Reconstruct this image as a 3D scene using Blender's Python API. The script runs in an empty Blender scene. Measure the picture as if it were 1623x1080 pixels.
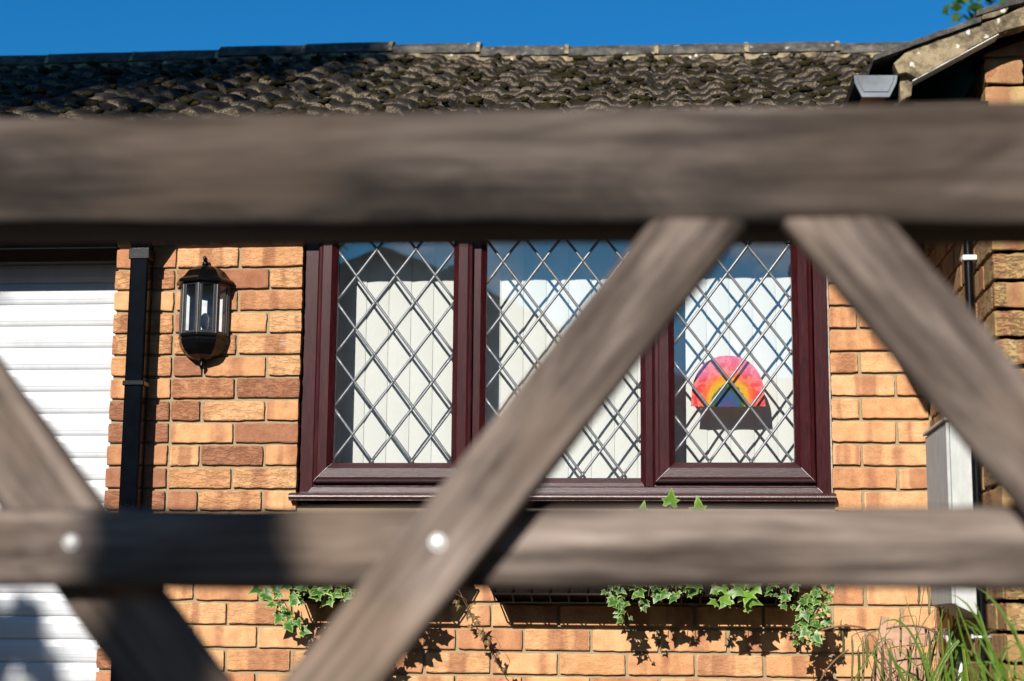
import bpy, bmesh, math, random
from mathutils import Vector, Matrix, noise
random.seed(7)
R = math.radians
sc = bpy.context.scene
COL = sc.collection

# ------------------------------------------------------------------ camera
FPX, CX, CY = 2650.0, 811.5, 540.0          # focal length and centre in photo pixels
CAM = Vector((0, -5.6, 0.75))
yv = Vector((1056-CX, 995-CY, FPX)).normalized()      # where world +Y vanishes
uv = Vector((950-CX, -15000, FPX)); uv = (uv - yv*uv.dot(yv)).normalized()
xv = yv.cross(uv)
if xv.x < 0: xv = -xv
def ray(px, py):
    d = Vector((px-CX, py-CY, FPX))
    return Vector((d.dot(xv), d.dot(yv), d.dot(uv))).normalized()
def at(px, py, Y=0.0):
    d = ray(px, py); return CAM + d*((Y-CAM.y)/d.y)
def atx(px, py, X):
    d = ray(px, py); return CAM + d*((X-CAM.x)/d.x)
cd = bpy.data.cameras.new('camera'); cam = bpy.data.objects.new('camera', cd); COL.objects.link(cam)
right = Vector((xv.x, yv.x, uv.x)); down = Vector((xv.y, yv.y, uv.y)); fwd = Vector((xv.z, yv.z, uv.z))
rot = Matrix((right, -down, -fwd)).transposed()
cam.matrix_world = Matrix.Translation(CAM) @ rot.to_4x4()
cd.sensor_width = 36; cd.lens = FPX/1623*36; cd.clip_start = 0.05; cd.clip_end = 2000
cd.dof.use_dof = True; cd.dof.focus_distance = 5.6; cd.dof.aperture_fstop = 3.2
sc.camera = cam

# ------------------------------------------------------------------ world, sun, exposure
AZ, EL = R(15), R(29)                          # sun: 15 deg left of the wall's normal, 29 deg up
S = Vector((-math.sin(AZ)*math.cos(EL), -math.cos(AZ)*math.cos(EL), math.sin(EL)))
W = bpy.data.worlds.new('World'); sc.world = W; W.use_nodes = True
nt = W.node_tree; nt.nodes.clear()
def wn(t, **k):
    n = nt.nodes.new(t)
    for a, b in k.items(): setattr(n, a, b)
    return n
sky = wn('ShaderNodeTexSky', sky_type='NISHITA', sun_disc=False)
sky.sun_elevation = EL; sky.sun_rotation = math.atan2(S.x, S.y)
sky.air_density = 1.2; sky.dust_density = 0.3; sky.ozone_density = 3.0
hs = wn('ShaderNodeMixRGB', blend_type='MULTIPLY'); hs.inputs[0].default_value = 1; hs.inputs['Color2'].default_value = (.10, .69, 1.15, 1)
bg = wn('ShaderNodeBackground'); bg.inputs['Strength'].default_value = 0.055
tc = wn('ShaderNodeTexCoord'); sp = wn('ShaderNodeSeparateXYZ')
nz = wn('ShaderNodeTexNoise'); nz.inputs['Scale'].default_value = 7; nz.inputs['Detail'].default_value = 7; nz.inputs['Roughness'].default_value = .55
mp = wn('ShaderNodeMapping'); mp.inputs['Scale'].default_value = (1, 1, 2.0)
cr = wn('ShaderNodeValToRGB'); cr.color_ramp.elements[0].position = .53; cr.color_ramp.elements[1].position = .68
mr = wn('ShaderNodeMapRange'); mr.inputs['From Min'].default_value = -.25; mr.inputs['From Max'].default_value = -.6
mm = wn('ShaderNodeMath', operation='MULTIPLY')
mx = wn('ShaderNodeMixRGB'); mx.inputs['Color2'].default_value = (11, 12, 13.5, 1)
ow = wn('ShaderNodeOutputWorld'); L = nt.links.new
L(tc.outputs['Generated'], sp.inputs[0]); L(tc.outputs['Generated'], mp.inputs[0]); L(mp.outputs[0], nz.inputs['Vector'])
L(nz.outputs['Fac'], cr.inputs[0]); L(sp.outputs['Y'], mr.inputs['Value']); L(cr.outputs['Color'], mm.inputs[0]); L(mr.outputs[0], mm.inputs[1])
L(mm.outputs[0], mx.inputs['Fac']); L(sky.outputs[0], hs.inputs['Color1']); L(hs.outputs[0], mx.inputs['Color1']); L(mx.outputs[0], bg.inputs[0]); L(bg.outputs[0], ow.inputs[0])
sl = bpy.data.lights.new('sun', 'SUN'); sl.energy = 5.0; sl.angle = R(.53); sl.color = (1.0, .95, .87)
so = bpy.data.objects.new('sun', sl); COL.objects.link(so); so.rotation_euler = S.to_track_quat('Z', 'Y').to_euler(); so.location = (-3, -8, 9)
sc.view_settings.view_transform = 'Standard'; sc.view_settings.look = 'None'; sc.view_settings.exposure = 0.72; sc.view_settings.gamma = 1
sc.cycles.max_bounces = 6; sc.cycles.diffuse_bounces = 2; sc.cycles.transparent_max_bounces = 16

# ------------------------------------------------------------------ helpers
def tag(o, label=None, cat=None, group=None, kind=None):
    for k, v in (('label', label), ('category', cat), ('group', group), ('kind', kind)):
        if v: o[k] = v
    return o
def empty(name, loc=(0, 0, 0)):
    o = bpy.data.objects.new(name, None); COL.objects.link(o); o.location = loc; o.empty_display_size = .1
    return o
class MB:
    """collects vertices and faces; build() links one mesh object"""
    def __init__(s): s.v = []; s.f = []; s.m = []; s.c = []; s.smooth = []
    def add(s, vs, fs, mat=0, col=None, smooth=False):
        b = len(s.v); s.v += [tuple(v) for v in vs]
        for f in fs: s.f.append([b+i for i in f]); s.m.append(mat); s.smooth.append(smooth)
        if col is None: col = (1, 1, 1, 1)
        if isinstance(col, list): s.c += col
        else: s.c += [col]*len(vs)
    def box(s, a, b, mat=0, col=None):
        x0, y0, z0 = a; x1, y1, z1 = b
        vs = [(x0,y0,z0),(x1,y0,z0),(x1,y1,z0),(x0,y1,z0),(x0,y0,z1),(x1,y0,z1),(x1,y1,z1),(x0,y1,z1)]
        s.add(vs, [(0,3,2,1),(4,5,6,7),(0,1,5,4),(1,2,6,5),(2,3,7,6),(3,0,4,7)], mat, col)
    def tube(s, pts, r, n=8, mat=0, cap=True, col=None, flat=1.0, smooth=True):
        pts = [Vector(p) for p in pts]; rs = r if isinstance(r, (list, tuple)) else [r]*len(pts)
        vs = []; fs = []
        for i, p in enumerate(pts):
            d = (pts[min(i+1, len(pts)-1)] - pts[max(i-1, 0)]).normalized()
            a = Vector((0, 1, 0)) if abs(d.y) < .9 else Vector((1, 0, 0))
            e1 = d.cross(a).normalized(); e2 = d.cross(e1).normalized()
            for k in range(n):
                t = 2*math.pi*k/n
                vs.append(p + (e1*math.cos(t) + e2*math.sin(t)*flat)*rs[i])
        for i in range(len(pts)-1):
            for k in range(n):
                k2 = (k+1) % n; fs.append((i*n+k, i*n+k2, (i+1)*n+k2, (i+1)*n+k))
        s.add(vs, fs, mat, col, smooth)
        if cap:
            b = len(s.v)-len(vs)
            for ids in (list(range(n))[::-1], [(len(pts)-1)*n+k for k in range(n)]):
                s.f.append([b+i for i in ids]); s.m.append(mat); s.smooth.append(False)
    def prism(s, poly, y0, y1, mat=0, col=None):
        """poly in XZ extruded along Y"""
        n = len(poly); vs = [(x, y0, z) for x, z in poly] + [(x, y1, z) for x, z in poly]
        fs = [tuple(range(n)), tuple(range(2*n-1, n-1, -1))] + [(i, i+n, (i+1) % n+n, (i+1) % n) for i in range(n)]
        s.add(vs, fs, mat, col)
    def prismx(s, poly, x0, x1, mat=0, smooth=False):
        """poly in YZ extruded along X"""
        n = len(poly); vs = [(x0, y, z) for y, z in poly] + [(x1, y, z) for y, z in poly]
        s.add(vs, [tuple(range(n)), tuple(range(2*n-1, n-1, -1))], mat)
        s.add(vs, [(i, i+n, (i+1) % n+n, (i+1) % n) for i in range(n)], mat, None, smooth)
    def ball(s, c, r, n=8, mat=0, jit=0, col=None, rz=None, squash=(1,1,1)):
        vs = []; fs = []; c = Vector(c)
        for i in range(n//2+1):
            th = math.pi*i/(n//2)
            for k in range(n):
                ph = 2*math.pi*k/n
                rr = r*(1+random.uniform(-jit, jit))
                vs.append(c+Vector((math.sin(th)*math.cos(ph)*squash[0], math.sin(th)*math.sin(ph)*squash[1], math.cos(th)*squash[2]))*rr)
        for i in range(n//2):
            for k in range(n):
                fs.append((i*n+k, (i+1)*n+k, (i+1)*n+(k+1) % n, i*n+(k+1) % n))
        s.add(vs, fs, mat, col, True)
    def build(s, name, mats, parent=None, bevel=0, seg=2, origin=None):
        me = bpy.data.meshes.new(name)
        o0 = Vector(origin) if origin else Vector((0, 0, 0))
        me.from_pydata([tuple(Vector(v)-o0) for v in s.v], [], s.f); me.validate(clean_customdata=False)
        if not isinstance(mats, (list, tuple)): mats = [mats]
        for m in mats: me.materials.append(m)
        if len(me.polygons) == len(s.f):
            me.polygons.foreach_set('material_index', s.m); me.polygons.foreach_set('use_smooth', s.smooth)
        ca = me.color_attributes.new('tint', 'FLOAT_COLOR', 'POINT')
        ca.data.foreach_set('color', [x for c in s.c for x in c])
        bm = bmesh.new(); bm.from_mesh(me); bmesh.ops.recalc_face_normals(bm, faces=bm.faces); bm.to_mesh(me); bm.free()
        o = bpy.data.objects.new(name, me); COL.objects.link(o); o.location = o0
        if parent:
            o.parent = parent
            pl = parent.location.copy(); q = parent.parent
            while q: pl += q.location; q = q.parent
            o.location = o0 - pl
        if bevel:
            b = o.modifiers.new('bevel', 'BEVEL'); b.width = bevel; b.segments = seg; b.limit_method = 'ANGLE'; b.angle_limit = R(40)
        return o

# ------------------------------------------------------------------ materials
class NT:
    def __init__(s, name):
        s.m = bpy.data.materials.new(name); s.m.use_nodes = True; s.t = s.m.node_tree; s.b = s.t.nodes['Principled BSDF']; s.tc = s.n('ShaderNodeTexCoord')
    def n(s, t, **k):
        n = s.t.nodes.new(t)
        for a, b in k.items(): setattr(n, a, b)
        return n
    def l(s, a, b): s.t.links.new(a, b)
    def noise(s, scale, detail=6, rough=.6, stretch=(1,1,1), vec=None, dist=0):
        mp = s.n('ShaderNodeMapping'); mp.inputs['Scale'].default_value = stretch
        s.l(vec or s.tc.outputs['Object'], mp.inputs[0])
        n = s.n('ShaderNodeTexNoise'); n.inputs['Scale'].default_value = scale; n.inputs['Detail'].default_value = detail; n.inputs['Roughness'].default_value = rough; n.inputs['Distortion'].default_value = dist
        s.l(mp.outputs[0], n.inputs['Vector']); return n.outputs['Fac']
    def ramp(s, fac, stops):
        r = s.n('ShaderNodeValToRGB'); e = r.color_ramp.elements
        while len(e) < len(stops): e.new(.5)
        for i, (p, c) in enumerate(stops):
            e[i].position = p; e[i].color = (*c, 1) if len(c) == 3 else c
        s.l(fac, r.inputs[0]); return r.outputs['Color']
    def mix(s, fac, a, b, mode='MIX'):
        m = s.n('ShaderNodeMixRGB', blend_type=mode)
        for i, v in enumerate((fac, a, b)):
            if hasattr(v, 'is_output'): s.l(v, m.inputs[i])
            elif i == 0: m.inputs[0].default_value = v
            else: m.inputs[i].default_value = (*v, 1)
        return m.outputs[0]
    def math(s, op, a, b=None, c=None):
        m = s.n('ShaderNodeMath', operation=op)
        for i, v in enumerate((a, b, c)):
            if v is None: continue
            if hasattr(v, 'is_output'): s.l(v, m.inputs[i])
            else: m.inputs[i].default_value = v
        return m.outputs[0]
    def bump(s, h, strength=.5, dist=.005, prev=None):
        b = s.n('ShaderNodeBump'); b.inputs['Strength'].default_value = strength; b.inputs['Distance'].default_value = dist
        s.l(h, b.inputs['Height'])
        if prev: s.l(prev, b.inputs['Normal'])
        return b.outputs[0]
    def set(s, col=None, rough=None, normal=None, **k):
        for key, v in (('Base Color', col), ('Roughness', rough), ('Normal', normal)):
            if v is None: continue
            if hasattr(v, 'is_output'): s.l(v, s.b.inputs[key])
            elif key == 'Base Color': s.b.inputs[key].default_value = (*v, 1)
            else: s.b.inputs[key].default_value = v
        for key, v in k.items(): s.b.inputs[key.replace('_', ' ')].default_value = v
        return s.m
def attr(t, name='tint'):
    a = t.n('ShaderNodeAttribute'); a.attribute_name = name; sp = t.n('ShaderNodeSeparateColor'); t.l(a.outputs['Color'], sp.inputs[0])
    return sp.outputs[0], sp.outputs[1], sp.outputs[2], a.outputs['Color']

def brick_mat(name, pal, creased=1.0, axis=0):
    t = NT(name); r, g, b, _ = attr(t)            # r tone, g seed, b place along the brick
    base = t.ramp(r, pal)
    # kiln flashing: bands across the length of the brick
    cx = t.n('ShaderNodeCombineXYZ'); t.l(t.math('MULTIPLY', b, 2.4), cx.inputs[0]); t.l(t.math('MULTIPLY', g, 97.0), cx.inputs[1])
    nb = t.n('ShaderNodeTexNoise'); nb.inputs['Scale'].default_value = 1.25; nb.inputs['Detail'].default_value = 1.5; t.l(cx.outputs[0], nb.inputs['Vector'])
    w = t.noise(30, 4, .7)
    band = t.math('ADD', nb.outputs['Fac'], t.math('MULTIPLY', t.math('SUBTRACT', w, .5), .14))
    bandf = t.ramp(band, [(.50, (0,0,0)), (.60, (1,1,1))])
    col = t.mix(t.math('MULTIPLY', bandf, .72), base, (.27, .115, .062))
    fine = t.noise(260, 5, .75)
    col = t.mix(1, col, t.ramp(fine, [(.25, (.66,.62,.58)), (.5, (1,1,1)), (.75, (1.22,1.2,1.16))]), 'MULTIPLY')
    mid = t.noise(22, 4, .6)
    col = t.mix(1, col, t.ramp(mid, [(.3, (.80,.76,.72)), (.6, (1.08,1.08,1.08))]), 'MULTIPLY')
    # dark pits and a few pale efflorescence patches
    v = t.n('ShaderNodeTexVoronoi'); v.inputs['Scale'].default_value = 95; t.l(t.tc.outputs['Object'], v.inputs['Vector'])
    pit = t.ramp(v.outputs['Distance'], [(.10, (1,1,1)), (.17, (0,0,0))])
    pitm = t.math('MULTIPLY', pit, t.ramp(t.noise(45, 2), [(.55, (0,0,0)), (.62, (1,1,1))]))
    col = t.mix(t.math('MULTIPLY', pitm, .65), col, (.09, .045, .03))
    eff = t.ramp(t.noise(9, 5, .65), [(.66, (0,0,0)), (.74, (1,1,1))])
    col = t.mix(t.math('MULTIPLY', eff, .45), col, (.55, .47, .40))
    st = (.35, .35, 1) 
    cre = t.noise(90, 5, .65, st, dist=.9)
    cr_ = t.ramp(cre, [(.40, (0,0,0)), (.52, (1,1,1))])
    crm = t.mix(t.ramp(g, [(.25, (1,1,1)), (.75, (0.08,.08,.08))]), (1,1,1), cr_)      # some bricks smooth, some creased
    col = t.mix(t.math('MULTIPLY', t.math('SUBTRACT', 1.0, crm), .14), col, (.10, .055, .03))  # shade inside the creases painted into the brick colour
    n1 = t.bump(crm, .8*creased, .003); n2 = t.bump(fine, .35, .0012, n1); n3 = t.bump(mid, .5, .002, n2)
    return t.set(col, .92, n3, Specular_IOR_Level=.2)
M = {}
M['brick'] = brick_mat('buff_brick', [(0, (.53,.295,.148)), (.45, (.48,.25,.118)), (.72, (.38,.178,.09)), (.9, (.265,.12,.068))])
M['wingbrick'] = brick_mat('tan_brick', [(0, (.36,.245,.115)), (.5, (.32,.205,.09)), (1, (.27,.15,.065))], 1.5)
t = NT('mortar'); f1 = t.noise(180, 6, .7); f2 = t.noise(12, 3)
M['mortar'] = t.set(t.mix(f2, t.ramp(f1, [(.3, (.20,.155,.095)), (.7, (.36,.285,.18))]), (.26, .20, .12)), .95, t.bump(f1, .8, .003), Specular_IOR_Level=.1)

t = NT('roof_tile'); _, _, _, ac = attr(t); r_, g_, b_, _2 = attr(t)
a1 = t.noise(28, 8, .72); a2 = t.noise(6, 5, .6); a3 = t.noise(150, 3, .7)
c = t.ramp(a1, [(.38, (.003,.0024,.002)), (.52, (.012,.0078,.005)), (.64, (.032,.021,.013)), (.80, (.09,.066,.044))])
c = t.mix(t.ramp(a2, [(.50, (0,0,0)), (.62, (1,1,1))]), c, (.014, .013, .005))                       # moss film
c = t.mix(t.ramp(t.noise(11, 6, .7), [(.60, (0,0,0)), (.68, (.7,.7,.7))]), c, (.06, .022, .010))      # rusty algae
c = t.mix(t.math('MULTIPLY', b_, t.ramp(t.noise(13, 4, .7), [(.34, (0,0,0)), (.48, (1,1,1))])), c, t.ramp(a3, [(.38, (.02,.014,.009)), (.66, (.25,.195,.135))]))    # nibbed pale tile noses
M['tile'] = t.set(c, .95, t.bump(a3, .8, .004, t.bump(a1, .9, .012)), Specular_IOR_Level=.2)
def moss_mat():
    t = NT('moss'); n = t.noise(90, 5, .8)
    return t.set(t.ramp(n, [(.3, (.010,.008,.005)), (.55, (.032,.026,.011)), (.75, (.075,.05,.025))]), 1, t.bump(n, 1, .01), Specular_IOR_Level=.05)
M['moss'] = moss_mat()
t = NT('lichen_stone'); n1 = t.noise(14, 8, .7); n2 = t.noise(90, 4, .7)
c = t.ramp(n1, [(.34, (.03,.025,.018)), (.46, (.12,.095,.06)), (.56, (.26,.205,.125)), (.72, (.33,.27,.18))])
v = t.n('ShaderNodeTexVoronoi'); v.inputs['Scale'].default_value = 24; t.l(t.tc.outputs['Object'], v.inputs['Vector'])
sp_ = t.math('ADD', v.outputs['Distance'], t.math('ADD', t.math('MULTIPLY', n2, .5), t.math('MULTIPLY', n1, .5)))
c = t.mix(t.ramp(sp_, [(.63, (1,1,1)), (.69, (0,0,0))]), c, (.52, .50, .44))
c = t.mix(t.ramp(n2, [(.60, (0,0,0)), (.70, (.8,.8,.8))]), c, (.05, .042, .03))
M['lichen'] = t.set(c, .95, t.bump(n2, .8, .004, t.bump(n1, .7, .01)), Specular_IOR_Level=.15)
t = NT('ridge_concrete'); n1 = t.noise(16, 8, .72); n2 = t.noise(60, 5, .8)
c = t.ramp(n1, [(.3, (.018,.016,.015)), (.5, (.065,.06,.055)), (.66, (.14,.125,.10)), (.8, (.24,.20,.13))])
v = t.n('ShaderNodeTexVoronoi'); v.inputs['Scale'].default_value = 13; t.l(t.tc.outputs['Object'], v.inputs['Vector'])
c = t.mix(t.ramp(t.math('ADD', v.outputs['Distance'], t.math('MULTIPLY', n2, .3)), [(.22, (1,1,1)), (.29, (0,0,0))]), c, (.28, .26, .23))
M['ridge'] = t.set(c, .95, t.bump(n2, .8, .006, t.bump(n1, .8, .015)), Specular_IOR_Level=.15)

def grain_mat(name, dark, light, rough, speck, metal=0, spec=.5):
    t = NT(name)
    return t
def upvc(name, axis, spec=.38):
    t = NT(name); rg = .38 if axis == 'x' else .30
    st = (1.2, 12, 12) if axis == 'x' else (12, 12, 1.2)
    g = t.noise(14, 5, .7, st, dist=.4); g2 = t.noise(5, 3, .5, st)
    c = t.ramp(g, [(.30, (.013,.0018,.0022)), (.5, (.031,.0042,.0052)), (.68, (.052,.008,.0095))])
    c = t.mix(t.math('MULTIPLY', g2, .35), c, (.014, .0035, .006))
    sp = t.noise(420, 2, .6)
    return t.set(c, rg, t.bump(sp, .55 if axis == 'x' else .12, .0012, t.bump(g, .25, .001)), Specular_IOR_Level=spec)
M['upvc_x'] = upvc('rosewood_upvc_rail', 'x', .9); M['upvc_z'] = upvc('rosewood_upvc_stile', 'z', .2)
t = NT('lead'); n = t.noise(120, 4)
M['lead'] = t.set(t.ramp(n, [(.3, (.10,.105,.115)), (.7, (.18,.19,.205))]), .42, t.bump(n, .3, .001), Metallic=.45)
t = NT('blind_fabric'); n = t.noise(500, 2); n2 = t.noise(6, 3)
M['blind'] = t.set(t.mix(1, t.ramp(n2, [(.3, (.66,.655,.65)), (.7, (.70,.695,.69))]), t.ramp(n, [(.3, (.93,.93,.93)), (.7, (1,1,1))]), 'MULTIPLY'), .9, t.bump(n, .3, .0006))
t = NT('dark_room'); M['room'] = t.set((.10, .09, .08), .9)
def glass_mat(name, tint, r0=.08):
    t = NT(name); t.t.nodes.remove(t.b)
    tr = t.n('ShaderNodeBsdfTransparent'); tr.inputs[0].default_value = (*tint, 1)
    gl = t.n('ShaderNodeBsdfGlossy'); gl.inputs['Roughness'].default_value = .0; gl.inputs[0].default_value = (1, 1, 1, 1)
    wv = t.noise(3.0, 2, .5); t.l(t.bump(wv, .05, .01), gl.inputs['Normal'])
    lw = t.n('ShaderNodeLayerWeight'); lw.inputs['Blend'].default_value = .5
    a = t.math('MULTIPLY_ADD', t.math('POWER', lw.outputs['Facing'], 4.0), .8, r0-.025)
    mx = t.n('ShaderNodeMixShader'); t.l(a, mx.inputs[0]); t.l(tr.outputs[0], mx.inputs[1]); t.l(gl.outputs[0], mx.inputs[2])
    t.l(mx.outputs[0], t.t.nodes['Material Output'].inputs[0]); return t.m
M['glass'] = glass_mat('window_glass', (.95, .96, .95), .115)
M['lampglass'] = glass_mat('lamp_glass', (.92, .94, .95), .11)
def plain(name, col, rough=.5, spec=.5, var=.0, bump=0, scale=40, metal=0):
    t = NT(name); n = t.noise(scale, 5, .65)
    c = t.ramp(n, [(.3, tuple(x*(1-var) for x in col)), (.7, tuple(min(1, x*(1+var)) for x in col))])
    return t.set(c, rough, t.bump(n, bump, .003) if bump else None, Specular_IOR_Level=spec, Metallic=metal)
M['black'] = plain('black_plastic', (.0022,.0022,.0027), .28, .25, .4, .15, 30)
M['pipeblack'] = plain('black_downpipe', (.0010,.0018,.0034), .22, .05, .6, .05, 22)
M['fascia'] = plain('black_fascia', (.0025,.0025,.0025), .55, .12, .3)
M['whitedoor'] = plain('white_powdercoat', (.50,.515,.535), .42, .4, .015, 0, 5)
t = NT('white_powdercoat'); n1 = t.noise(3.5, 5, .7, (1, 1, .25)); n2 = t.noise(40, 4, .7, (.3, 1, .15))
M['whitedoor'] = t.set(t.mix(1, t.ramp(n1, [(.35, (.43,.445,.47)), (.65, (.52,.53,.55))]), t.ramp(n2, [(.3, (.9,.9,.9)), (.5, (1,1,1))]), 'MULTIPLY'), .42, t.bump(n1, .25, .004))
M['headbox'] = plain('shutter_box', (.055,.045,.042), .5, .3, .1)
M['gutter'] = plain('grey_plastic', (.085,.10,.12), .45, .5, .45, .2, 14)
M['boxface'] = None
t = NT('meter_box_plastic'); n = t.noise(9, 5, .6, (1, 1, .25)); n2 = t.noise(60, 4, .8, (1, 1, .2))
M['boxface'] = t.set(t.mix(1, t.ramp(n, [(.3, (.36,.37,.36)), (.7, (.47,.48,.46))]), t.ramp(n2, [(.3, (.82,.82,.82)), (.6, (1,1,1))]), 'MULTIPLY'), .6, t.bump(n2, .2, .001))
M['whiteplastic'] = plain('white_plastic', (.62,.62,.60), .5, .4, .12, .1, 30)
M['sealant'] = plain('sealant', (.30,.26,.22), .7, .3, .3, .2, 60)
M['bulb'] = plain('frosted_bulb', (.75,.76,.78), .25, .5, .02)
M['boltm'] = plain('galvanised', (.62,.62,.60), .42, .5, .1, .1, 60, .55)
M['wire'] = plain('black_iron', (.003,.003,.003), .6, .3, .5, .4, 60)
M['coco'] = plain('coco_liner', (.012,.008,.005), 1, .05, .5, 1, 60)
M['silverm'] = plain('grey_lamp_cage', (.022,.022,.024), .35, .6, .3, .1, 80)  # lantern cage colour, lighter than the black top and base
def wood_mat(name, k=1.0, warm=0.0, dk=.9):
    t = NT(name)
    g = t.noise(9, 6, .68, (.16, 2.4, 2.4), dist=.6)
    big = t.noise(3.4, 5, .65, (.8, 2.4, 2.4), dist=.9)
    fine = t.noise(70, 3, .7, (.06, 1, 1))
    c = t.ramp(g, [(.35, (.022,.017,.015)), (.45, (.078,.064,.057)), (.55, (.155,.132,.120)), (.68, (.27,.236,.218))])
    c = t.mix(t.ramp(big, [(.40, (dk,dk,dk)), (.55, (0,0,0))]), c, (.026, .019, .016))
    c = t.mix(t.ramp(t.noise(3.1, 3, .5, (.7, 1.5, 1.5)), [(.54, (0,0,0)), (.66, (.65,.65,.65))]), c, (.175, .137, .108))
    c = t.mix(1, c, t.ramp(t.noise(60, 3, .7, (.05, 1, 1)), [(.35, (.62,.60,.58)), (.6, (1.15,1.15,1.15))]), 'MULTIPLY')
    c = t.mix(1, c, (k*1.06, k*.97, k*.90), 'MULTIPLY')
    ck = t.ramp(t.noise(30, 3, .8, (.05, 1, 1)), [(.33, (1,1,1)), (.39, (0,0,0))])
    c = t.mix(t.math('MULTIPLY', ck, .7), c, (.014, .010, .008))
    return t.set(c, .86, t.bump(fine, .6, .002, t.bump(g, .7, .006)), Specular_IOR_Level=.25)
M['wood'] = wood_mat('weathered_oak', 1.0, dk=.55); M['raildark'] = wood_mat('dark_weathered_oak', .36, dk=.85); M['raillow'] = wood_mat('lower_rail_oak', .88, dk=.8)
M['planter_wood'] = plain('pinkish_timber', (.37,.22,.15), .85, .2, .35, .4, 25)
def leaf_mat(name, inner, mid, edge, trans=.35):
    t = NT(name); r, g, b, _ = attr(t)      # r: 1 at rim, g random
    n = t.noise(120, 3)
    c = t.ramp(t.math('ADD', r, t.math('MULTIPLY', t.math('SUBTRACT', n, .5), .5)), [(.30, inner), (.62, mid), (.86, edge)])
    c = t.mix(1, c, t.ramp(g, [(0, (.72,.78,.7)), (1, (1.2,1.15,1.0))]), 'MULTIPLY')
    m = t.set(c, .42, t.bump(n, .3, .001), Specular_IOR_Level=.45)
    tl = t.n('ShaderNodeBsdfTranslucent'); t.l(c, tl.inputs[0]); mx = t.n('ShaderNodeMixShader'); mx.inputs[0].default_value = trans
    t.l(t.b.outputs[0], mx.inputs[1]); t.l(tl.outputs[0], mx.inputs[2]); t.l(mx.outputs[0], t.t.nodes['Material Output'].inputs[0])
    return m
M['ivy'] = leaf_mat('variegated_ivy', (.045,.135,.020), (.09,.20,.03), (.31,.40,.16))
M['ivybright'] = leaf_mat('bright_ivy', (.11,.24,.025), (.13,.27,.035), (.26,.38,.12))
M['deadleaf'] = leaf_mat('dead_leaf', (.16,.085,.035), (.22,.13,.06), (.28,.19,.10))
M['treeleaf'] = leaf_mat('tree_leaf', (.05,.11,.012), (.07,.15,.02), (.10,.18,.03), .5)
M['sky_block_hedge'] = leaf_mat('hedge_leaf', (.015,.035,.008), (.025,.05,.01), (.04,.07,.015), .1)
M['grass'] = leaf_mat('grass_blade', (.10,.18,.02), (.19,.26,.03), (.40,.42,.06))
M['sedge'] = leaf_mat('sedge_spike', (.10,.11,.028), (.14,.13,.045), (.18,.15,.06))
M['stem'] = plain('twig', (.15,.085,.045), .9, .1, .4)
M['bark'] = plain('bark', (.07,.05,.035), .95, .1, .4, 1, 8)
M['tarmac'] = plain('driveway', (.05,.047,.045), .95, .2, .3, .6, 60)
M['soil'] = plain('soil', (.05,.035,.022), 1, .05, .4, 1, 25)
M['render'] = plain('cream_render', (.22,.19,.155), .95, .1, .1, .2, 20)
M['slate'] = plain('dark_roof', (.03,.028,.028), .9, .2, .3, .5, 6)

# ------------------------------------------------------------------ ground
m = MB(); m.box((-60, -60, -.4), (60, 60, 0)); tag(m.build('driveway', M['tarmac']), 'grey tarmac driveway in front of the house', 'ground', kind='structure')
m = MB(); m.box((-1.6, -.75, -.1), (.87, -.02, .03)); tag(m.build('flower_bed', M['soil']), 'narrow bed of dark soil along the brick wall', 'ground', kind='structure')

# ------------------------------------------------------------------ house
house = tag(empty('brick_house', (-.4, 0, 0)), 'buff brick bungalow with a mossy tiled roof, white roller garage door and leaded window', 'house')
ZB = [1.981-.0772*k for k in range(11)]
ZB += [1.209-.0757*k for k in range(1, 5)]
ZB += [.831, .7515, .674, .597]
while ZB[-1] > .05: ZB.append(ZB[-1]-.0768)
ZT = [1.981+.0772*k for k in range(1, 12)]      # course bottoms above
course_list = [(k, ZB[k], (ZB[k-1] if k else ZT[0])) for k in range(len(ZB))]
course_list += [(-k-1, ZT[k], ZT[k]+.0772) for k in range(11)]

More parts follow.
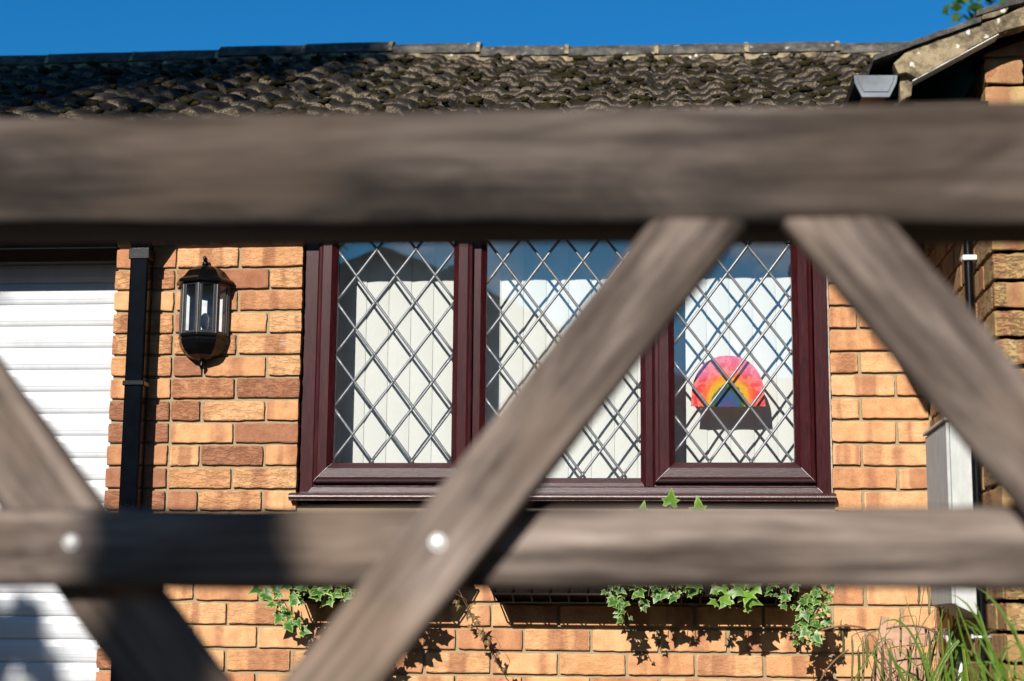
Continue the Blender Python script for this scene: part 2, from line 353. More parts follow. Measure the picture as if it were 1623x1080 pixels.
def add_brick(mb, O, U, N, u0, u1, z0, z1, tone=None, rough=1.0, depth=.03, smooth=0):
    """one brick: grid front with worn edges, four return faces. N points out of the wall"""
    nx = max(3, int((u1-u0)/.02)); nzz = 4
    s = smooth+(1-smooth)*random.random(); tone = random.random() if tone is None else tone
    ox = random.uniform(-.0012, .0012); pr = random.uniform(-.0015, .0015)
    du = random.uniform(-.0015, .0015); dz0 = random.uniform(-.001, .0015); tilt = random.uniform(-.0012, .0012)
    vs = []; cs = []
    for j in range(nzz+1):
        for i in range(nx+1):
            a = i/nx; b = j/nzz; u = u0+(u1-u0)*a+du; z = z0+(z1-z0)*b+dz0+tilt*(a-.5)*2
            e = min(i, nx-i, j, nzz-j)
            q = pr + noise.noise(Vector((u*38, z*70, s*50)))*.0011*rough
            if e == 0:
                q -= .0014; k = noise.noise(Vector((u*60, z*60, s*99)))*.0022*rough
                if i in (0, nx): u += k
                if j in (0, nzz): z += k
                if i in (0, nx) and j in (0, nzz): u += .0008*(1 if i == 0 else -1); z += .0008*(1 if j == 0 else -1)
            else:
                if j == 1: z -= (z1-z0)/nzz*.78
                if j == nzz-1: z += (z1-z0)/nzz*.78
                if i == 1: u -= (u1-u0)/nx*.75
                if i == nx-1: u += (u1-u0)/nx*.75
            vs.append(O+U*u+N*q+Vector((0, 0, z))); cs.append((tone, s, a, 1))
    fs = [(j*(nx+1)+i, j*(nx+1)+i+1, (j+1)*(nx+1)+i+1, (j+1)*(nx+1)+i) for j in range(nzz) for i in range(nx)]
    n0 = len(vs)
    rim = [i for i in range(nx+1)] + [(j)*(nx+1)+nx for j in range(1, nzz+1)] + [nzz*(nx+1)+i for i in range(nx-1, -1, -1)] + [j*(nx+1) for j in range(nzz-1, 0, -1)]
    for r in rim: vs.append(vs[r]-N*depth); cs.append(cs[r])
    k = len(rim)
    fs += [(rim[i], n0+i, n0+(i+1) % k, rim[(i+1) % k]) for i in range(k)]
    mb.add(vs, fs, 0, cs, False)

def brick_zone(mb, x0, x1, z0, z1, joints, O=Vector((0,0,0)), U=Vector((1,0,0)), N=Vector((0,-1,0)), tone=None, rough=1, J=.0105, zf=None):
    for k, cb, ct in course_list:
        a = max(cb, z0); b = min(ct-.0115, z1)
        if b-a < .025: continue
        js = [x0-J/2] + [j for j in joints(k) if x0+.02 < j < x1-.02] + [x1+J/2]
        for i in range(len(js)-1):
            u0, u1 = js[i]+J/2, js[i+1]-J/2
            if u1-u0 < .02: continue
            bb = b
            if zf:
                lim = zf((u0+u1)/2)
                if a > lim-.02: continue
                bb = min(b, lim)
            add_brick(mb, O, U, N, u0, u1, a, bb, tone() if tone else None, rough, smooth=.5 if tone is tone_low else 0)
GX0 = -1.918; SJ = -1.7025; WX0 = -1.251; WX1 = .5535; WZ0 = 1.163; WZ1 = 2.185; TOP = 2.2; WING = .872
def jl(k): return [(-1.592 if k % 2 else -1.4755)+.224*i for i in range(0, 12)]
def tone_left(): return random.choice([.05, .15, .3, .5, .62, .74, .8, .9])
def tone_low(): return random.choice([0, .05, .15, .3, .45, .55, .65])
m = MB()
brick_zone(m, GX0, SJ-.004, 0, TOP, lambda k: [], tone=tone_left)
brick_zone(m, SJ+.006, WX0, 1.133, TOP, jl, tone=tone_left, rough=1.3)
brick_zone(m, WX0+.01, WX1-.01, 1.133, 1.158, jl, tone=tone_low)
brick_zone(m, SJ+.006, WING-.003, 0, 1.133, jl, tone=tone_low)
brick_zone(m, WX1, WING-.003, 1.133, TOP, jl, tone=tone_low)
brick_zone(m, -5.6, -4.35, 0, TOP, lambda k: [-5.6+.224*i+(.112 if k % 2 else 0) for i in range(8)], tone=tone_left)
RC = .0118
for a, b in (((GX0+.006, RC, 0), (WX0-.004, .22, TOP)), ((WX0-.004, RC, 0), (WX1+.004, .22, WZ0-.02)), ((WX1+.004, RC, 0), (WING+.04, .22, TOP)), ((WX0-.004, RC, WZ1), (WX1+.004, .22, TOP)), ((-5.6, RC, 0), (-4.35, .22, TOP)), ((-4.35, RC+.02, 2.12), (GX0+.006, .22, TOP))):
    m.box(a, b, 1)
m.build('front_wall', [M['brick'], M['mortar']], house)

# wing: side wall facing left, gable wall facing the viewer
CY0 = -1.15
PIT = .47; WE_X, WE_Z = .60, 2.262
def wing_under(x): return 2.205 + PIT*(x-WE_X)
def jside(k): return [(.0 if k % 2 else .112)+.224*i for i in range(0, 7)]
m = MB()
O2 = Vector((WING, 0, 0))
brick_zone(m, 0.01, 1.15, 0, 2.3, jside, O2, Vector((0, -1, 0)), Vector((-1, 0, 0)), rough=1.8, tone=lambda: random.uniform(0, 1))
O3 = Vector((WING, CY0, 0))
brick_zone(m, 0.0, 2.6, 0, 3.2, lambda k: [(.105 if k % 2 else .215)+.224*i for i in range(0, 12)], O3, Vector((1, 0, 0)), Vector((0, -1, 0)), rough=1.8, tone=lambda: random.uniform(0, .8), zf=lambda u: wing_under(u+WING)-.02)
m.box((WING+.012, CY0+.012, 0), (WING+.2, .16, 2.28), 1)
m.prism([(WING+.012, 0), (WING+2.6, 0), (WING+2.6, 3.2), (WING+2.2, wing_under(WING+2.2)-.02), (WING+.012, wing_under(WING+.012)-.02)], CY0+.012, CY0+.2, 1)
m.build('wing_wall', [M['wingbrick'], M['mortar']], house)

# main roof
EY, EZ, RP, RY = -.28, 2.350, .430, 2.60
RZ = EZ+RP*(RY-EY)
def sag(x, y):      # the old roof line dips a little
    f_ = (y-EY)/(RY-EY)
    ks = [(-6, -.02), (-2.9, .020), (-1.7, .045), (-.36, .0), (.6, -.008), (1.6, -.022), (6, -.05)]
    for (xa, a), (xb, b) in zip(ks, ks[1:]):
        if xa <= x <= xb:
            q = (x-xa)/(xb-xa); q = q*q*(3-2*q); return (a+(b-a)*q)*f_
    return 0
m = MB()
ROWS = 13; GA = (RY-EY)/ROWS
PER = .150
def prof(x):
    q = (x/PER) % 1.0
    if q < .12: return 0
    if q < .24: return (q-.12)/.12
    if q < .62: return 1-.06*math.cos((q-.24)/.38*math.pi*2)
    if q < .74: return 1-(q-.62)/.12
    return 0
XA, XB, DX = -5.9, 1.9, .0125
NX = int((XB-XA)/DX)
for r in range(ROWS+1):
    if r == ROWS: break
    y0 = EY+GA*r; y1 = y0+GA+.03
    top = []; cs = []
    offs = {}
    vs = []; 
    for i in range(NX+1):
        x = XA+DX*i
        tile = int(math.floor((x+.03+(.15 if r % 2 else 0))/.30))
        if tile not in offs: offs[tile] = (random.uniform(-.016, .012), random.uniform(-.007, .010), random.uniform(-.01, .01))
        oy, oz, tl = offs[tile]
        h = prof(x)*.024
        jag = noise.noise(Vector((x*35, r*7.1, 0)))*.010+noise.noise(Vector((x*110, r*3.1, 0)))*.006
        bx = (x % .3-.15)*tl*.3
        yn = y0+oy+jag; zb = EZ+RP*(yn-EY)+sag(x, yn)
        zn = zb+.026+h+oz+bx+jag*.8
        yt = y1; zt = EZ+RP*(yt-EY)+sag(x, yt)+.004+h*.9
        vs += [(x, yn+.006, zb+.002+h*.55), (x, yn, zn-.012), (x, yn+.004, zn), (x, yn+.03, zn+.030*RP), (x, (yn+yt)/2, (zn+zt)/2+.012), (x, yt, zt)]
        s_ = random.random()
        cs += [(tile*.37 % 1, s_, 1, 1), (0, s_, 1, 1), (0, s_, .6, 1), (0, s_, .1, 1), (0, s_, 0, 1), (0, s_, 0, 1)]
    K = 6
    fs = [(i*K+k, (i+1)*K+k, (i+1)*K+k+1, i*K+k+1) for i in range(NX) for k in range(K-1)]
    m.add(vs, fs, 0, cs, False)
# back slope, underside
m.add([(XA, RY, RZ-.02), (XB, RY, RZ-.02), (XB, RY+3.1, EZ), (XA, RY+3.1, EZ), (XA, EY+.02, EZ-.02), (XB, EY+.02, EZ-.02)], [(0, 1, 2, 3), (4, 5, 1, 0)], 0, (0, 0, 0, 1))
roof = m.build('roof', M['tile'], house)
# ridge tiles
m = MB(); x = -5.9; i = 0
while x < 1.75:
    w = .44; j = random.uniform(-.003, .003); zz = RZ+sag(x+w/2, RY)+.066+j; zz2 = zz+random.uniform(-.003, .003)
    P = [(-.125, -.060), (-.105, -.018), (-.06, .012), (0, .024), (.06, .012), (.105, -.018), (.125, -.060)]
    vs = []
    for xx, z_ in ((x, zz), (x+w*.5, (zz+zz2)/2+.002), (x+w, zz2)):
        vs += [(xx, RY+a, z_+b) for a, b in P]
    m.add(vs, [(s_*7+k, s_*7+k+1, (s_+1)*7+k+1, (s_+1)*7+k) for s_ in range(2) for k in range(6)], 0, None, False)
    vs = []
    for xx in (x+w-.004, x+w+.016):
        vs += [(xx, RY+a*1.03+random.uniform(-.003, .003), zz2+b+.002+random.uniform(-.002, .003)) for a, b in P]
    m.add(vs, [(k, k+1, k+8, k+7) for k in range(6)]+[tuple(range(7)), tuple(range(7, 14))], 1)
    x += w+.012
n = 260      # mortar bedding under the ridge, ragged
vs = []
for i in range(n+1):
    x = -5.9+7.7*i/n; b = RZ+sag(x, RY); q = noise.noise(Vector((x*14, 3, 1)))*.012
    vs += [(x, RY-.125-q*.5, b-.062-RP*.125+.05+q), (x, RY-.118-q, b+.005), (x, RY-.05, b+.045)]
m.add(vs, [(i*3+k, (i+1)*3+k, (i+1)*3+k+1, i*3+k+1) for i in range(n) for k in range(2)], 1)
m.build('ridge', [M['ridge'], M['lichen']], house)
m = MB()
for _ in range(3000):      # moss cushions lodged in the pans and along the noses
    r = random.randrange(ROWS); x = random.uniform(-3.4, 1.4); y = EY+GA*r+random.choice([random.uniform(-.02, .015), random.uniform(.0, GA)])
    if prof(x) > .5 and random.random() < .6: continue
    z = EZ+RP*(y-EY)+sag(x, y)+prof(x)*.034+random.uniform(.005, .03)
    q = random.uniform(.005, .022); m.ball((x, y, z), q, 6, 0, .45, None, None, (random.uniform(.9, 1.9), 1, .7))
mo = m.build('moss', M['moss'], house); mo['kind'] = 'stuff'
# fascia, soffit, gutter of the main eave
m = MB(); m.box((-5.9, -.235, 2.19), (WING-.002, -.215, 2.34)); m.box((-5.9, -.214, 2.2), (WING-.002, .004, 2.212)); m.build('fascia', M['fascia'], house)
m = MB(); gp = [(-.338, 2.322), (-.346, 2.322), (-.346, 2.285), (-.325, 2.248), (-.262, 2.248), (-.238, 2.30), (-.238, 2.322), (-.246, 2.322), (-.246, 2.302), (-.266, 2.256), (-.320, 2.256), (-.338, 2.288)]
m.prismx(gp, -5.9, WING-.27); m.build('eaves_gutter', M['pipeblack'], house)

# wing roof (rises to the right), verge, gutter
VY = -1.245
m = MB()
def slab(x0, z0, x1, z1, y0, y1, th, mat=0): m.prism([(x0, z0), (x1, z1), (x1, z1+th), (x0, z0+th)], y0, y1, mat)
a = at(1384, 98, VY); b_ = at(1554, 36.5, VY); sl_ = (b_.z-a.z)/(b_.x-a.x)
n = 0; x = a.x
tx0, tz0 = a.x, a.z
# tiles course after course, each overlapping the one below
xs = [a.x, b_.x-.012]
L0 = b_.x-a.x
k = 0
for k in range(8):
    xa = tx0+k*L0-(.012 if k else 0); za = tz0+sl_*(xa-tx0)+.022*k*0+(.020 if k else 0)
    xb = tx0+(k+1)*L0; zb = tz0+sl_*(xb-tx0)
    vs = []; N_ = 10; F = []
    for yy in (VY-.012, 2.9):
        for i in range(N_+1):
            q = i/N_; jg = noise.noise(Vector((k*5+q*9, yy, 2)))*.003
            zc = za+(zb-za)*q
            vs.append((xa+(xb-xa)*q, yy, zc+jg)); vs.append((xa+(xb-xa)*q, yy, zc+.015+jg*1.5))
    T = (N_+1)*2
    for i in range(N_):
        F += [(2*i, 2*i+2, 2*i+3, 2*i+1), (T+2*i, T+2*i+1, T+2*i+3, T+2*i+2), (2*i+1, 2*i+3, T+2*i+3, T+2*i+1), (2*i, T+2*i, T+2*i+2, 2*i+2)]
    F += [(0, 1, T+1, T), (2*N_, T+2*N_, T+2*N_+1, 2*N_+1)]
    m.add(vs, F, 0, (.5, .5, .1, 1))
m.build('wing_roof', M['ridge'], house)
m = MB(); m.prism([(tx0+.06, tz0+.02), (3.4, tz0+sl_*(3.4-tx0)-.01), (3.4, tz0+sl_*(3.4-tx0)-.05), (WING, tz0+sl_*(WING-tx0)-.065), (tx0+.12, 2.232)], VY+.07, -.0)
m.build('wing_soffit', M['fascia'], house)
# lichen-covered verge board: an outline with real thickness, two lapped lengths
def pl(pts, Y): return [(at(x, y, Y).x, at(x, y, Y).z) for x, y in pts]
def rag(poly, amp=.003, step=.02):
    out = []
    for (x0, z0), (x1, z1) in zip(poly, poly[1:]+poly[:1]):
        n = max(1, int(math.hypot(x1-x0, z1-z0)/step))
        for i in range(n):
            q = i/n; x = x0+(x1-x0)*q; z = z0+(z1-z0)*q; d = noise.noise(Vector((x*40, z*40, 5)))*amp; out.append((x+d*.4, z+d))
    return out
m = MB()
m.prism(rag(pl([(1416.5, 101), (1438, 80.5), (1486, 62.5), (1576, 31), (1585, 50), (1453.5, 123.5), (1436, 114), (1424, 117)], VY)), VY, VY+.055)
m.prism(rag(pl([(1575, 32), (1600, 21), (1700, -21), (1840, -84), (1840, -52), (1623, 39.5), (1583, 52), (1578, 44)], VY-.004)), VY-.004, VY+.052)
m.prism(rag(pl([(1556, 27), (1562, 19), (1594, 10), (1598, 13), (1594, 20), (1575, 27), (1557, 30.5)], VY-.008)), VY-.008, VY+.05)
m.build('verge_board', M['lichen'], house)
m = MB(); a1_ = at(1447, 128, VY-.002); a2_ = at(1584, 53.5, VY-.002); a3_ = at(1700, 9, VY-.002)
for p, q in ((a1_, a2_), (a2_+Vector((-.004, 0, .006)), a3_)):
    m.prism([(p.x, p.z), (q.x, q.z), (q.x, q.z+.0022), (p.x, p.z+.0022)], VY+.002, VY+.06)
m.build('verge_strip', M['whiteplastic'], house)
m = MB(); 
m.prism(rag(pl([(1426, 117), (1440, 112), (1452, 121), (1446, 132), (1444, 152), (1428, 158)], -1.22), .006, .01), -1.22, -1.10)
m.build('verge_mortar', M['lichen'], house)
gY = -1.215
gutter = empty('wing_gutter', (.56, gY, 2.2)); gutter.parent = house; gutter.location = Vector((.56, gY, 2.2))-house.location
gout = pl([(1352.5, 119), (1356, 119), (1358.5, 131), (1367.5, 152), (1408, 152), (1418, 131), (1420, 119), (1423.5, 119), (1421.5, 133), (1411, 155.5), (1365, 155.5), (1354, 133)], gY)
m = MB(); m.prism(gout, gY, -.06); m.build('channel', M['pipeblack'], gutter)
m = MB(); m.prism(pl([(1353, 119.5), (1423, 119.5), (1421, 132), (1410, 154.5), (1366, 154.5), (1354.5, 132)], gY-.006), gY-.0075, gY-.0005)
m.prism(pl([(1359, 120.5), (1417.5, 120.5), (1415, 131), (1408, 146), (1369, 146), (1361, 131)], gY-.008), gY-.010, gY-.0078)
m.build('stop_end', M['gutter'], gutter, .0015)
m = MB(); m.box((.615, gY+.03, 2.17), (.632, -.03, 2.27)); m.box((.6, gY+.03, 2.14), (WING-.001, -.03, 2.152)); m.build('wing_fascia', M['fascia'], house)

# garage roller door
m = MB(); m.box((-4.36, .0, 2.055), (GX0-.002, .018, 2.199)); m.build('lintel_shade_panel', M['fascia'], house)  # black panel added over the lintel, standing in for the eave's shade
gd = empty('garage_door', (-3.1, .2, 0)); gd.parent = house; gd.location = Vector((-3.1, .2, 0))-house.location
DY = .205; z = -.0; prev = []
zs0 = at(60, 450, DY).z      # a slat joint seen at this height
SP = .0770
sp_ = abs(at(60, 484, DY).z-at(60, 518.2, DY).z)
m = MB(); pf = []
z = zs0+2*sp_
while z > .03:
    for q, d in ((0, .006), (.02, .0055), (.035, .0), (.30, -.0042), (.62, -.0038), (.66, -.003), (.665, -.0044), (.74, -.0038), (.745, -.0028), (.86, -.0012), (.93, .0012), (.965, .004), (.985, .006)):
        pf.append((DY+d, z-q*sp_))
    z -= sp_
vs = []
for y, z_ in pf: vs += [(-4.36, y, z_), (GX0+.004, y, z_)]
m.add(vs, [(2*i, 2*i+1, 2*i+3, 2*i+2) for i in range(len(pf)-1)]); m.build('door_curtain', M['whitedoor'], gd)
m = MB(); m.box((-4.34, .150, zs0+sp_*.84), (GX0+.006, .24, 2.2)); m.build('shutter_box', M['headbox'], gd, .004)
m = MB(); m.box((-4.36, .226, 0), (GX0+.004, .24, 2.19)); m.build('backing', M['fascia'], gd)

# downpipe with collar and swan neck
dp = empty('downpipe', (-1.80, -.06, 0)); dp.parent = house; dp.location = Vector((-1.80, -.06, 0))-house.location
m = MB(); PX0, PX1, PY0, PY1 = -1.838, -1.773, -.092, -.027
m.box((PX0, PY0, .02), (PX1, PY1, 2.03))
m.add([(PX0, PY0, 2.031), (PX1, PY0, 2.031), (PX1, PY1, 2.031), (PX0, PY1, 2.031), (PX0-.005, -.325, 2.25), (PX1-.005, -.325, 2.25), (PX1-.005, -.262, 2.25), (PX0-.005, -.262, 2.25)], [(0,1,2,3),(4,5,6,7),(0,1,5,4),(1,2,6,5),(2,3,7,6),(3,0,4,7)])
m.build('pipe', M['pipeblack'], dp, .006)
zc = at(217, 607, PY0).z
m = MB(); m.box((PX0-.005, PY0-.005, zc-.009), (PX1+.006, PY1, zc+.008)); m.build('collar', M['black'], dp, .003)
m = MB(); m.box((PX0-.004, PY0-.004, 1.99), (PX1+.004, PY1, 2.03)); m.build('collar', M['black'], dp, .003)
m = MB(); m.box((PX0+.012, PY1-.002, zc-.02), (PX1-.012, .01, zc+.02)); m.build('bracket', M['black'], dp)

# ------------------------------------------------------------------ window
win = empty('window', (-.35, .03, 1.17)); win.parent = house; win.location = Vector((-.35, .03, 1.17))-house.location
def ring(mb_x, mb_z, x0, x1, z0, z1, pf):
    """mitred frame: pf = [(inset, y)...] swept round the rectangle; rails to mb_x, stiles to mb_z"""
    C = [(x0, z0, 1, 1), (x1, z0, -1, 1), (x1, z1, -1, -1), (x0, z1, 1, -1)]
    for s_ in range(4):
        mb = mb_x if s_ % 2 == 0 else mb_z
        (xa, za, sa, ta), (xb, zb, sb, tb) = C[s_], C[(s_+1) % 4]
        vs = []
        for w, y in pf: vs += [(xa+sa*w, y, za+ta*w), (xb+sb*w, y, zb+tb*w)]
        mb.add(vs, [(2*i, 2*i+1, 2*i+3, 2*i+2) for i in range(len(pf)-1)])
OX0, OX1, OZ0, OZ1 = -1.248, .5505, 1.166, 2.18
FY = .028      # outer frame face
ML0, ML1 = -.672, -.612          # left mullion (partly under the sash)
MR0, MR1 = -.082, -.024
GZ0m = 1.247; GZTm = 2.088
fx, fz = MB(), MB()
ring(fx, fz, OX0, OX1, OZ0, OZ1, [(.0, .10), (.0, FY+.003), (.003, FY), (.046, FY), (.050, FY+.004), (.062, FY+.010), (.080, FY+.022), (.081, .09)])
for a, b in ((ML0, ML1), (MR0, MR1)):
    fz.prism([(0,0),(0,0),(0,0)], 0, 0) if False else None
    c_ = (a+b)/2; h = (b-a)/2
    P = [(-h, FY+.05), (-h, FY+.016), (-h+.010, FY+.006), (-h+.018, FY), (h-.018, FY), (h-.010, FY+.006), (h, FY+.016), (h, FY+.05)]
    vs = [(c_+q, y, OZ0+.05) for q, y in P]+[(c_+q, y, OZ1-.05) for q, y in P]
    fz.add(vs, [(i, i+1, i+9, i+8) for i in range(7)])
def merge(mbs, name, mats, parent, **k):
    o = MB()
    for i, q in enumerate(mbs):
        b = len(o.v); o.v += q.v; o.f += [[b+j for j in f] for f in q.f]; o.m += [i]*len(q.f); o.c += q.c; o.smooth += q.smooth
    return o.build(name, mats, parent, **k)
# rails that close the fixed light to the measured sight lines
fx.add([(ML1-.01, FY+.0215, OZ0+.0795), (MR0+.01, FY+.0215, OZ0+.0795), (MR0+.01, FY+.03, GZ0m), (ML1-.01, FY+.03, GZ0m)], [(0, 1, 2, 3)])
merge([fx, fz], 'frame', [M['upvc_x'], M['upvc_z']], win)
SY = .004      # opening lights stand forward of the frame
def sash(x0, x1, z0, z1):
    a, b = MB(), MB()
    w = .068
    ring(a, b, x0, x1, z0, z1, [(.0, FY+.002), (.0, SY+.012), (.004, SY+.006), (.012, SY+.0045), (.0125, SY+.002), (.018, SY), (.048, SY-.001), (.054, SY+.004), (w-.004, SY+.014), (w, SY+.019), (w, .06)])
    merge([a, b], 'sash', [M['upvc_x'], M['upvc_z']], win, bevel=0)
SZ0, SZ1 = 1.227, 2.138
def weld(pts):
    m = MB(); m.tube([Vector(p) for p in pts], .0006, 4); m.build('corner_weld', M['whiteplastic'], win)
for x, z, sx, w_ in ((-1.198, SZ0, 1, .066), (-.035, SZ0, 1, .066), (.499, SZ0, -1, .066)):
    weld([(x+sx*.004, SY+.004, z+.004), (x+sx*.014, SY-.0005, z+.014), (x+sx*.048, SY-.0015, z+.048), (x+sx*w_, SY+.016, z+w_)])
weld([(OX1-.001, FY-.0008, OZ0+.001), (OX1-.046, FY-.0008, OZ0+.046)])
m = MB(); m.tube([(WX1-.0015+noise.noise(Vector((0, 0, i*.3)))*.0015, FY-.004, OZ0-.004+i*.02) for i in range(51)], .0035, 6); m.build('sealant', M['sealant'], win)
sash(-1.198, -.656, SZ0, SZ1); sash(-.035, .499, SZ0+.001, SZ1)
G = [(-1.130, -.724, 1.295, 2.070, .030), (ML1, MR0, 1.246, 2.100, .052), (.033, .431, 1.295, 2.070, .030)]
SYg = [.030, .052, .030]
def clipline(p, d, x0, x1, z0, z1):
    t0, t1 = -9, 9
    for a, da, lo, hi in ((p[0], d[0], x0, x1), (p[1], d[1], z0, z1)):
        ta, tb = (lo-a)/da, (hi-a)/da
        if ta > tb: ta, tb = tb, ta
        t0, t1 = max(t0, ta), min(t1, tb)
    return (t0, t1) if t1-t0 > .01 else None
CW, CH = .1385, .1850
lat0 = [(-1.135, 1.301), (-.555, 1.258), (.148, 1.299)]       # a lattice node near the sill of each light
for gi, (x0, x1, z0, z1, gy) in enumerate(G):
    m = MB(); m.box((x0-.006, gy, z0-.006), (x1+.006, gy+.005, z1+.006)); m.build('glass_pane', M['glass'], win)
    m = MB(); nx_, nz_ = lat0[gi]
    for sgn in (1, -1):
        for k in range(-14, 15):
            p = (nx_+k*CW, nz_); d = (CW/2*sgn, CH/2)
            c_ = clipline(p, d, x0, x1, z0, z1)
            if c_:
                a = Vector((p[0]+d[0]*c_[0], gy-.001, p[1]+d[1]*c_[0])); b = Vector((p[0]+d[0]*c_[1], gy-.001, p[1]+d[1]*c_[1]))
                nn = max(2, int((b-a).length/.03)); pts = []
                for i in range(nn+1):
                    q = a.lerp(b, i/nn); pts.append(q+Vector((noise.noise(q*9)*.0012, 0, noise.noise(q*9+Vector((3, 0, 0)))*.0012)))
                m.tube(pts, .0047, 8, flat=.75)
                
    for i in range(-9, 10):
        for j in range(0, 22):
            x = nx_+CW/2*i; z = nz_+CH/2*j
            if (i+j) % 2 == 0 and x0 < x < x1 and z0 < z < z1: m.ball((x, gy-.002, z), .0068, 8, squash=(1, .75, 1))
    m.build('lead_lattice', M['lead'], win)
sx0 = at(457, 790, -.035).x; sx1 = at(1326, 797, -.035).x
m = MB(); zt = at(600, 784.5, -.035).z
m.prismx([(.06, zt+.020), (.0, zt+.010), (-.028, zt+.005), (-.033, zt+.0035), (-.0365, zt+.001), (-.039, zt-.003), (-.0395, zt-.007), (-.038, zt-.011), (-.034, zt-.014), (-.030, zt-.015), (-.030, zt-.019), (-.006, zt-.019), (-.006, zt-.012), (.05, zt-.012)], sx0, sx1, smooth=False)
m.build('sill', M['upvc_x'], win, .0015)
m = MB()
m.box((OX0-.2, .215, .4), (OX0-.18, 3.0, 2.3)); m.box((OX1+.18, .215, .4), (OX1+.2, 3.0, 2.3)); m.box((OX0-.2, 3.0, .4), (OX1+.2, 3.02, 2.3)); m.box((OX0-.2, .23, .38), (OX1+.2, 3.0, .4)); m.box((OX0-.2, .23, 2.3), (OX1+.2, 3.0, 2.32))
m.build('room', M['room'], house)
m = MB(); m.box((OX0-.0, .10, OZ0+.0), (OX1+.0, .228, OZ0+.045)); m.box((OX0-.03, .10, OZ0-.1), (OX0+.02, .225, OZ1)); m.box((OX1-.02, .10, OZ0-.1), (OX1+.03, .225, OZ1)); m.box((OX0, .10, OZ1-.06), (OX1, .225, OZ1+.02))
m.build('inner_reveal', M['whiteplastic'], win)

# vertical blind
BY = .175; m = MB()
w = .0800; x = OX0+.03
while x < OX1-.05:
    vs = []; 
    n = 5
    for z in (OZ0+.058, OZ1-.075):
        for i in range(n+1):
            q = i/n; vs.append((x+.0835*q, BY-.0035*math.sin(q*math.pi)+.004*(1-q)-.002, z+random.uniform(-.0005, .0005)))
    m.add(vs, [(i, i+1, n+2+i, n+1+i) for i in range(n)]); x += w
m.box((OX0+.03, BY-.012, OZ1-.074), (OX1-.03, BY+.03, OZ1-.04))
o = m.build('vertical_blind', M['blind'], None, origin=(-.35, BY, OZ0+.05)); tag(o, 'closed cream vertical blind hanging behind the leaded window', 'blind')
s_ = o.modifiers.new('thick', 'SOLIDIFY'); s_.thickness = .0008

# rainbow painting: cut paper arch stuck inside the right-hand light
RYp = .058; A0 = at(1095, 644, RYp); A1 = at(1213.5, 646, RYp); AT = at(1160, 563.5, RYp)
rw = (A1.x-A0.x)/2; rh = AT.z-A0.z; rc = (A0.x+A1.x)/2; z0 = A0.z-.001
pts = [(-rw, 0)]
for i in range(0, 33):
    th = math.pi*(1-i/32); c_, s_ = math.cos(th), math.sin(th)
    px = rw*.985*(abs(c_)**.92)*(1 if c_ > 0 else -1); pts.append((px+noise.noise(Vector((i*.7, 0, 3)))*.0012, .018*(1-s_)+rh*(abs(s_)**.86)+noise.noise(Vector((i*.5, 5, 3)))*.001))
pts.append((rw, -.001))
for i in range(1, 24): q = i/24; pts.append((rw-2*rw*q, noise.noise(Vector((q*14, 2, 2)))*.0016-.0015*math.sin(q*math.pi)))
m = MB(); m.v = []; N_ = len(pts)
vs = [(rc, RYp, z0+.02)]+[(rc+x, RYp+noise.noise(Vector((x*25, z*25, 0)))*.002, z0+z) for x, z in pts]
m.add(vs, [(0, i+1, (i+1) % N_+1) for i in range(N_)])
t = NT('rainbow_paint')
sx = t.n('ShaderNodeSeparateXYZ'); t.l(t.tc.outputs['Object'], sx.inputs[0])
wob = t.math('MULTIPLY', t.math('SUBTRACT', t.noise(26, 4, .65), .5), .24)
X_ = t.math('DIVIDE', sx.outputs[0], rw); Z_ = t.math('DIVIDE', t.math('ADD', sx.outputs[2], .004), rh)
rad = t.math('SQRT', t.math('ADD', t.math('MULTIPLY', X_, X_), t.math('MULTIPLY', Z_, Z_)))
rad = t.math('ADD', rad, wob)
c = t.ramp(rad, [(.0, (.13,.05,.24)), (.15, (.03,.09,.30)), (.31, (.015,.12,.27)), (.35, (.02,.10,.05)), (.45, (.08,.22,.05)), (.475, (.75,.60,.01)), (.58, (.85,.50,.01)), (.64, (.86,.22,.05)), (.78, (.85,.10,.05)), (.86, (.80,.07,.12)), (1.0, (.82,.17,.30))])
leftness = t.ramp(X_, [(0, (0,0,0)), (1, (0,0,0))])
side = t.ramp(t.math('ABSOLUTE', X_), [(.55, (0,0,0)), (.85, (.8,.8,.8))])
low = t.ramp(Z_, [(.15, (1,1,1)), (.55, (0,0,0))])
c = t.mix(t.math('MULTIPLY', side, low), c, (.85, .045, .035))
pk = t.ramp(t.noise(30, 3, .6), [(.48, (0,0,0)), (.56, (.5,.5,.5))])
c = t.mix(t.math('MULTIPLY', pk, t.ramp(rad, [(.55, (0,0,0)), (.75, (1,1,1))])), c, (.88, .42, .36))
v = t.noise(60, 3); c = t.mix(1, c, t.ramp(v, [(.3, (.86,.86,.86)), (.7, (1.1,1.1,1.1))]), 'MULTIPLY')
c = t.mix(1, c, (.82, .60, .62), 'MULTIPLY'); t.set(c, .8)
o = m.build('rainbow_painting', t.m, None, origin=(rc, RYp, z0)); tag(o, 'child\'s painted paper rainbow in pink, orange, yellow, green and blue behind the right-hand window light', 'painting')
s_ = o.modifiers.new('thick', 'SOLIDIFY'); s_.thickness = .0005

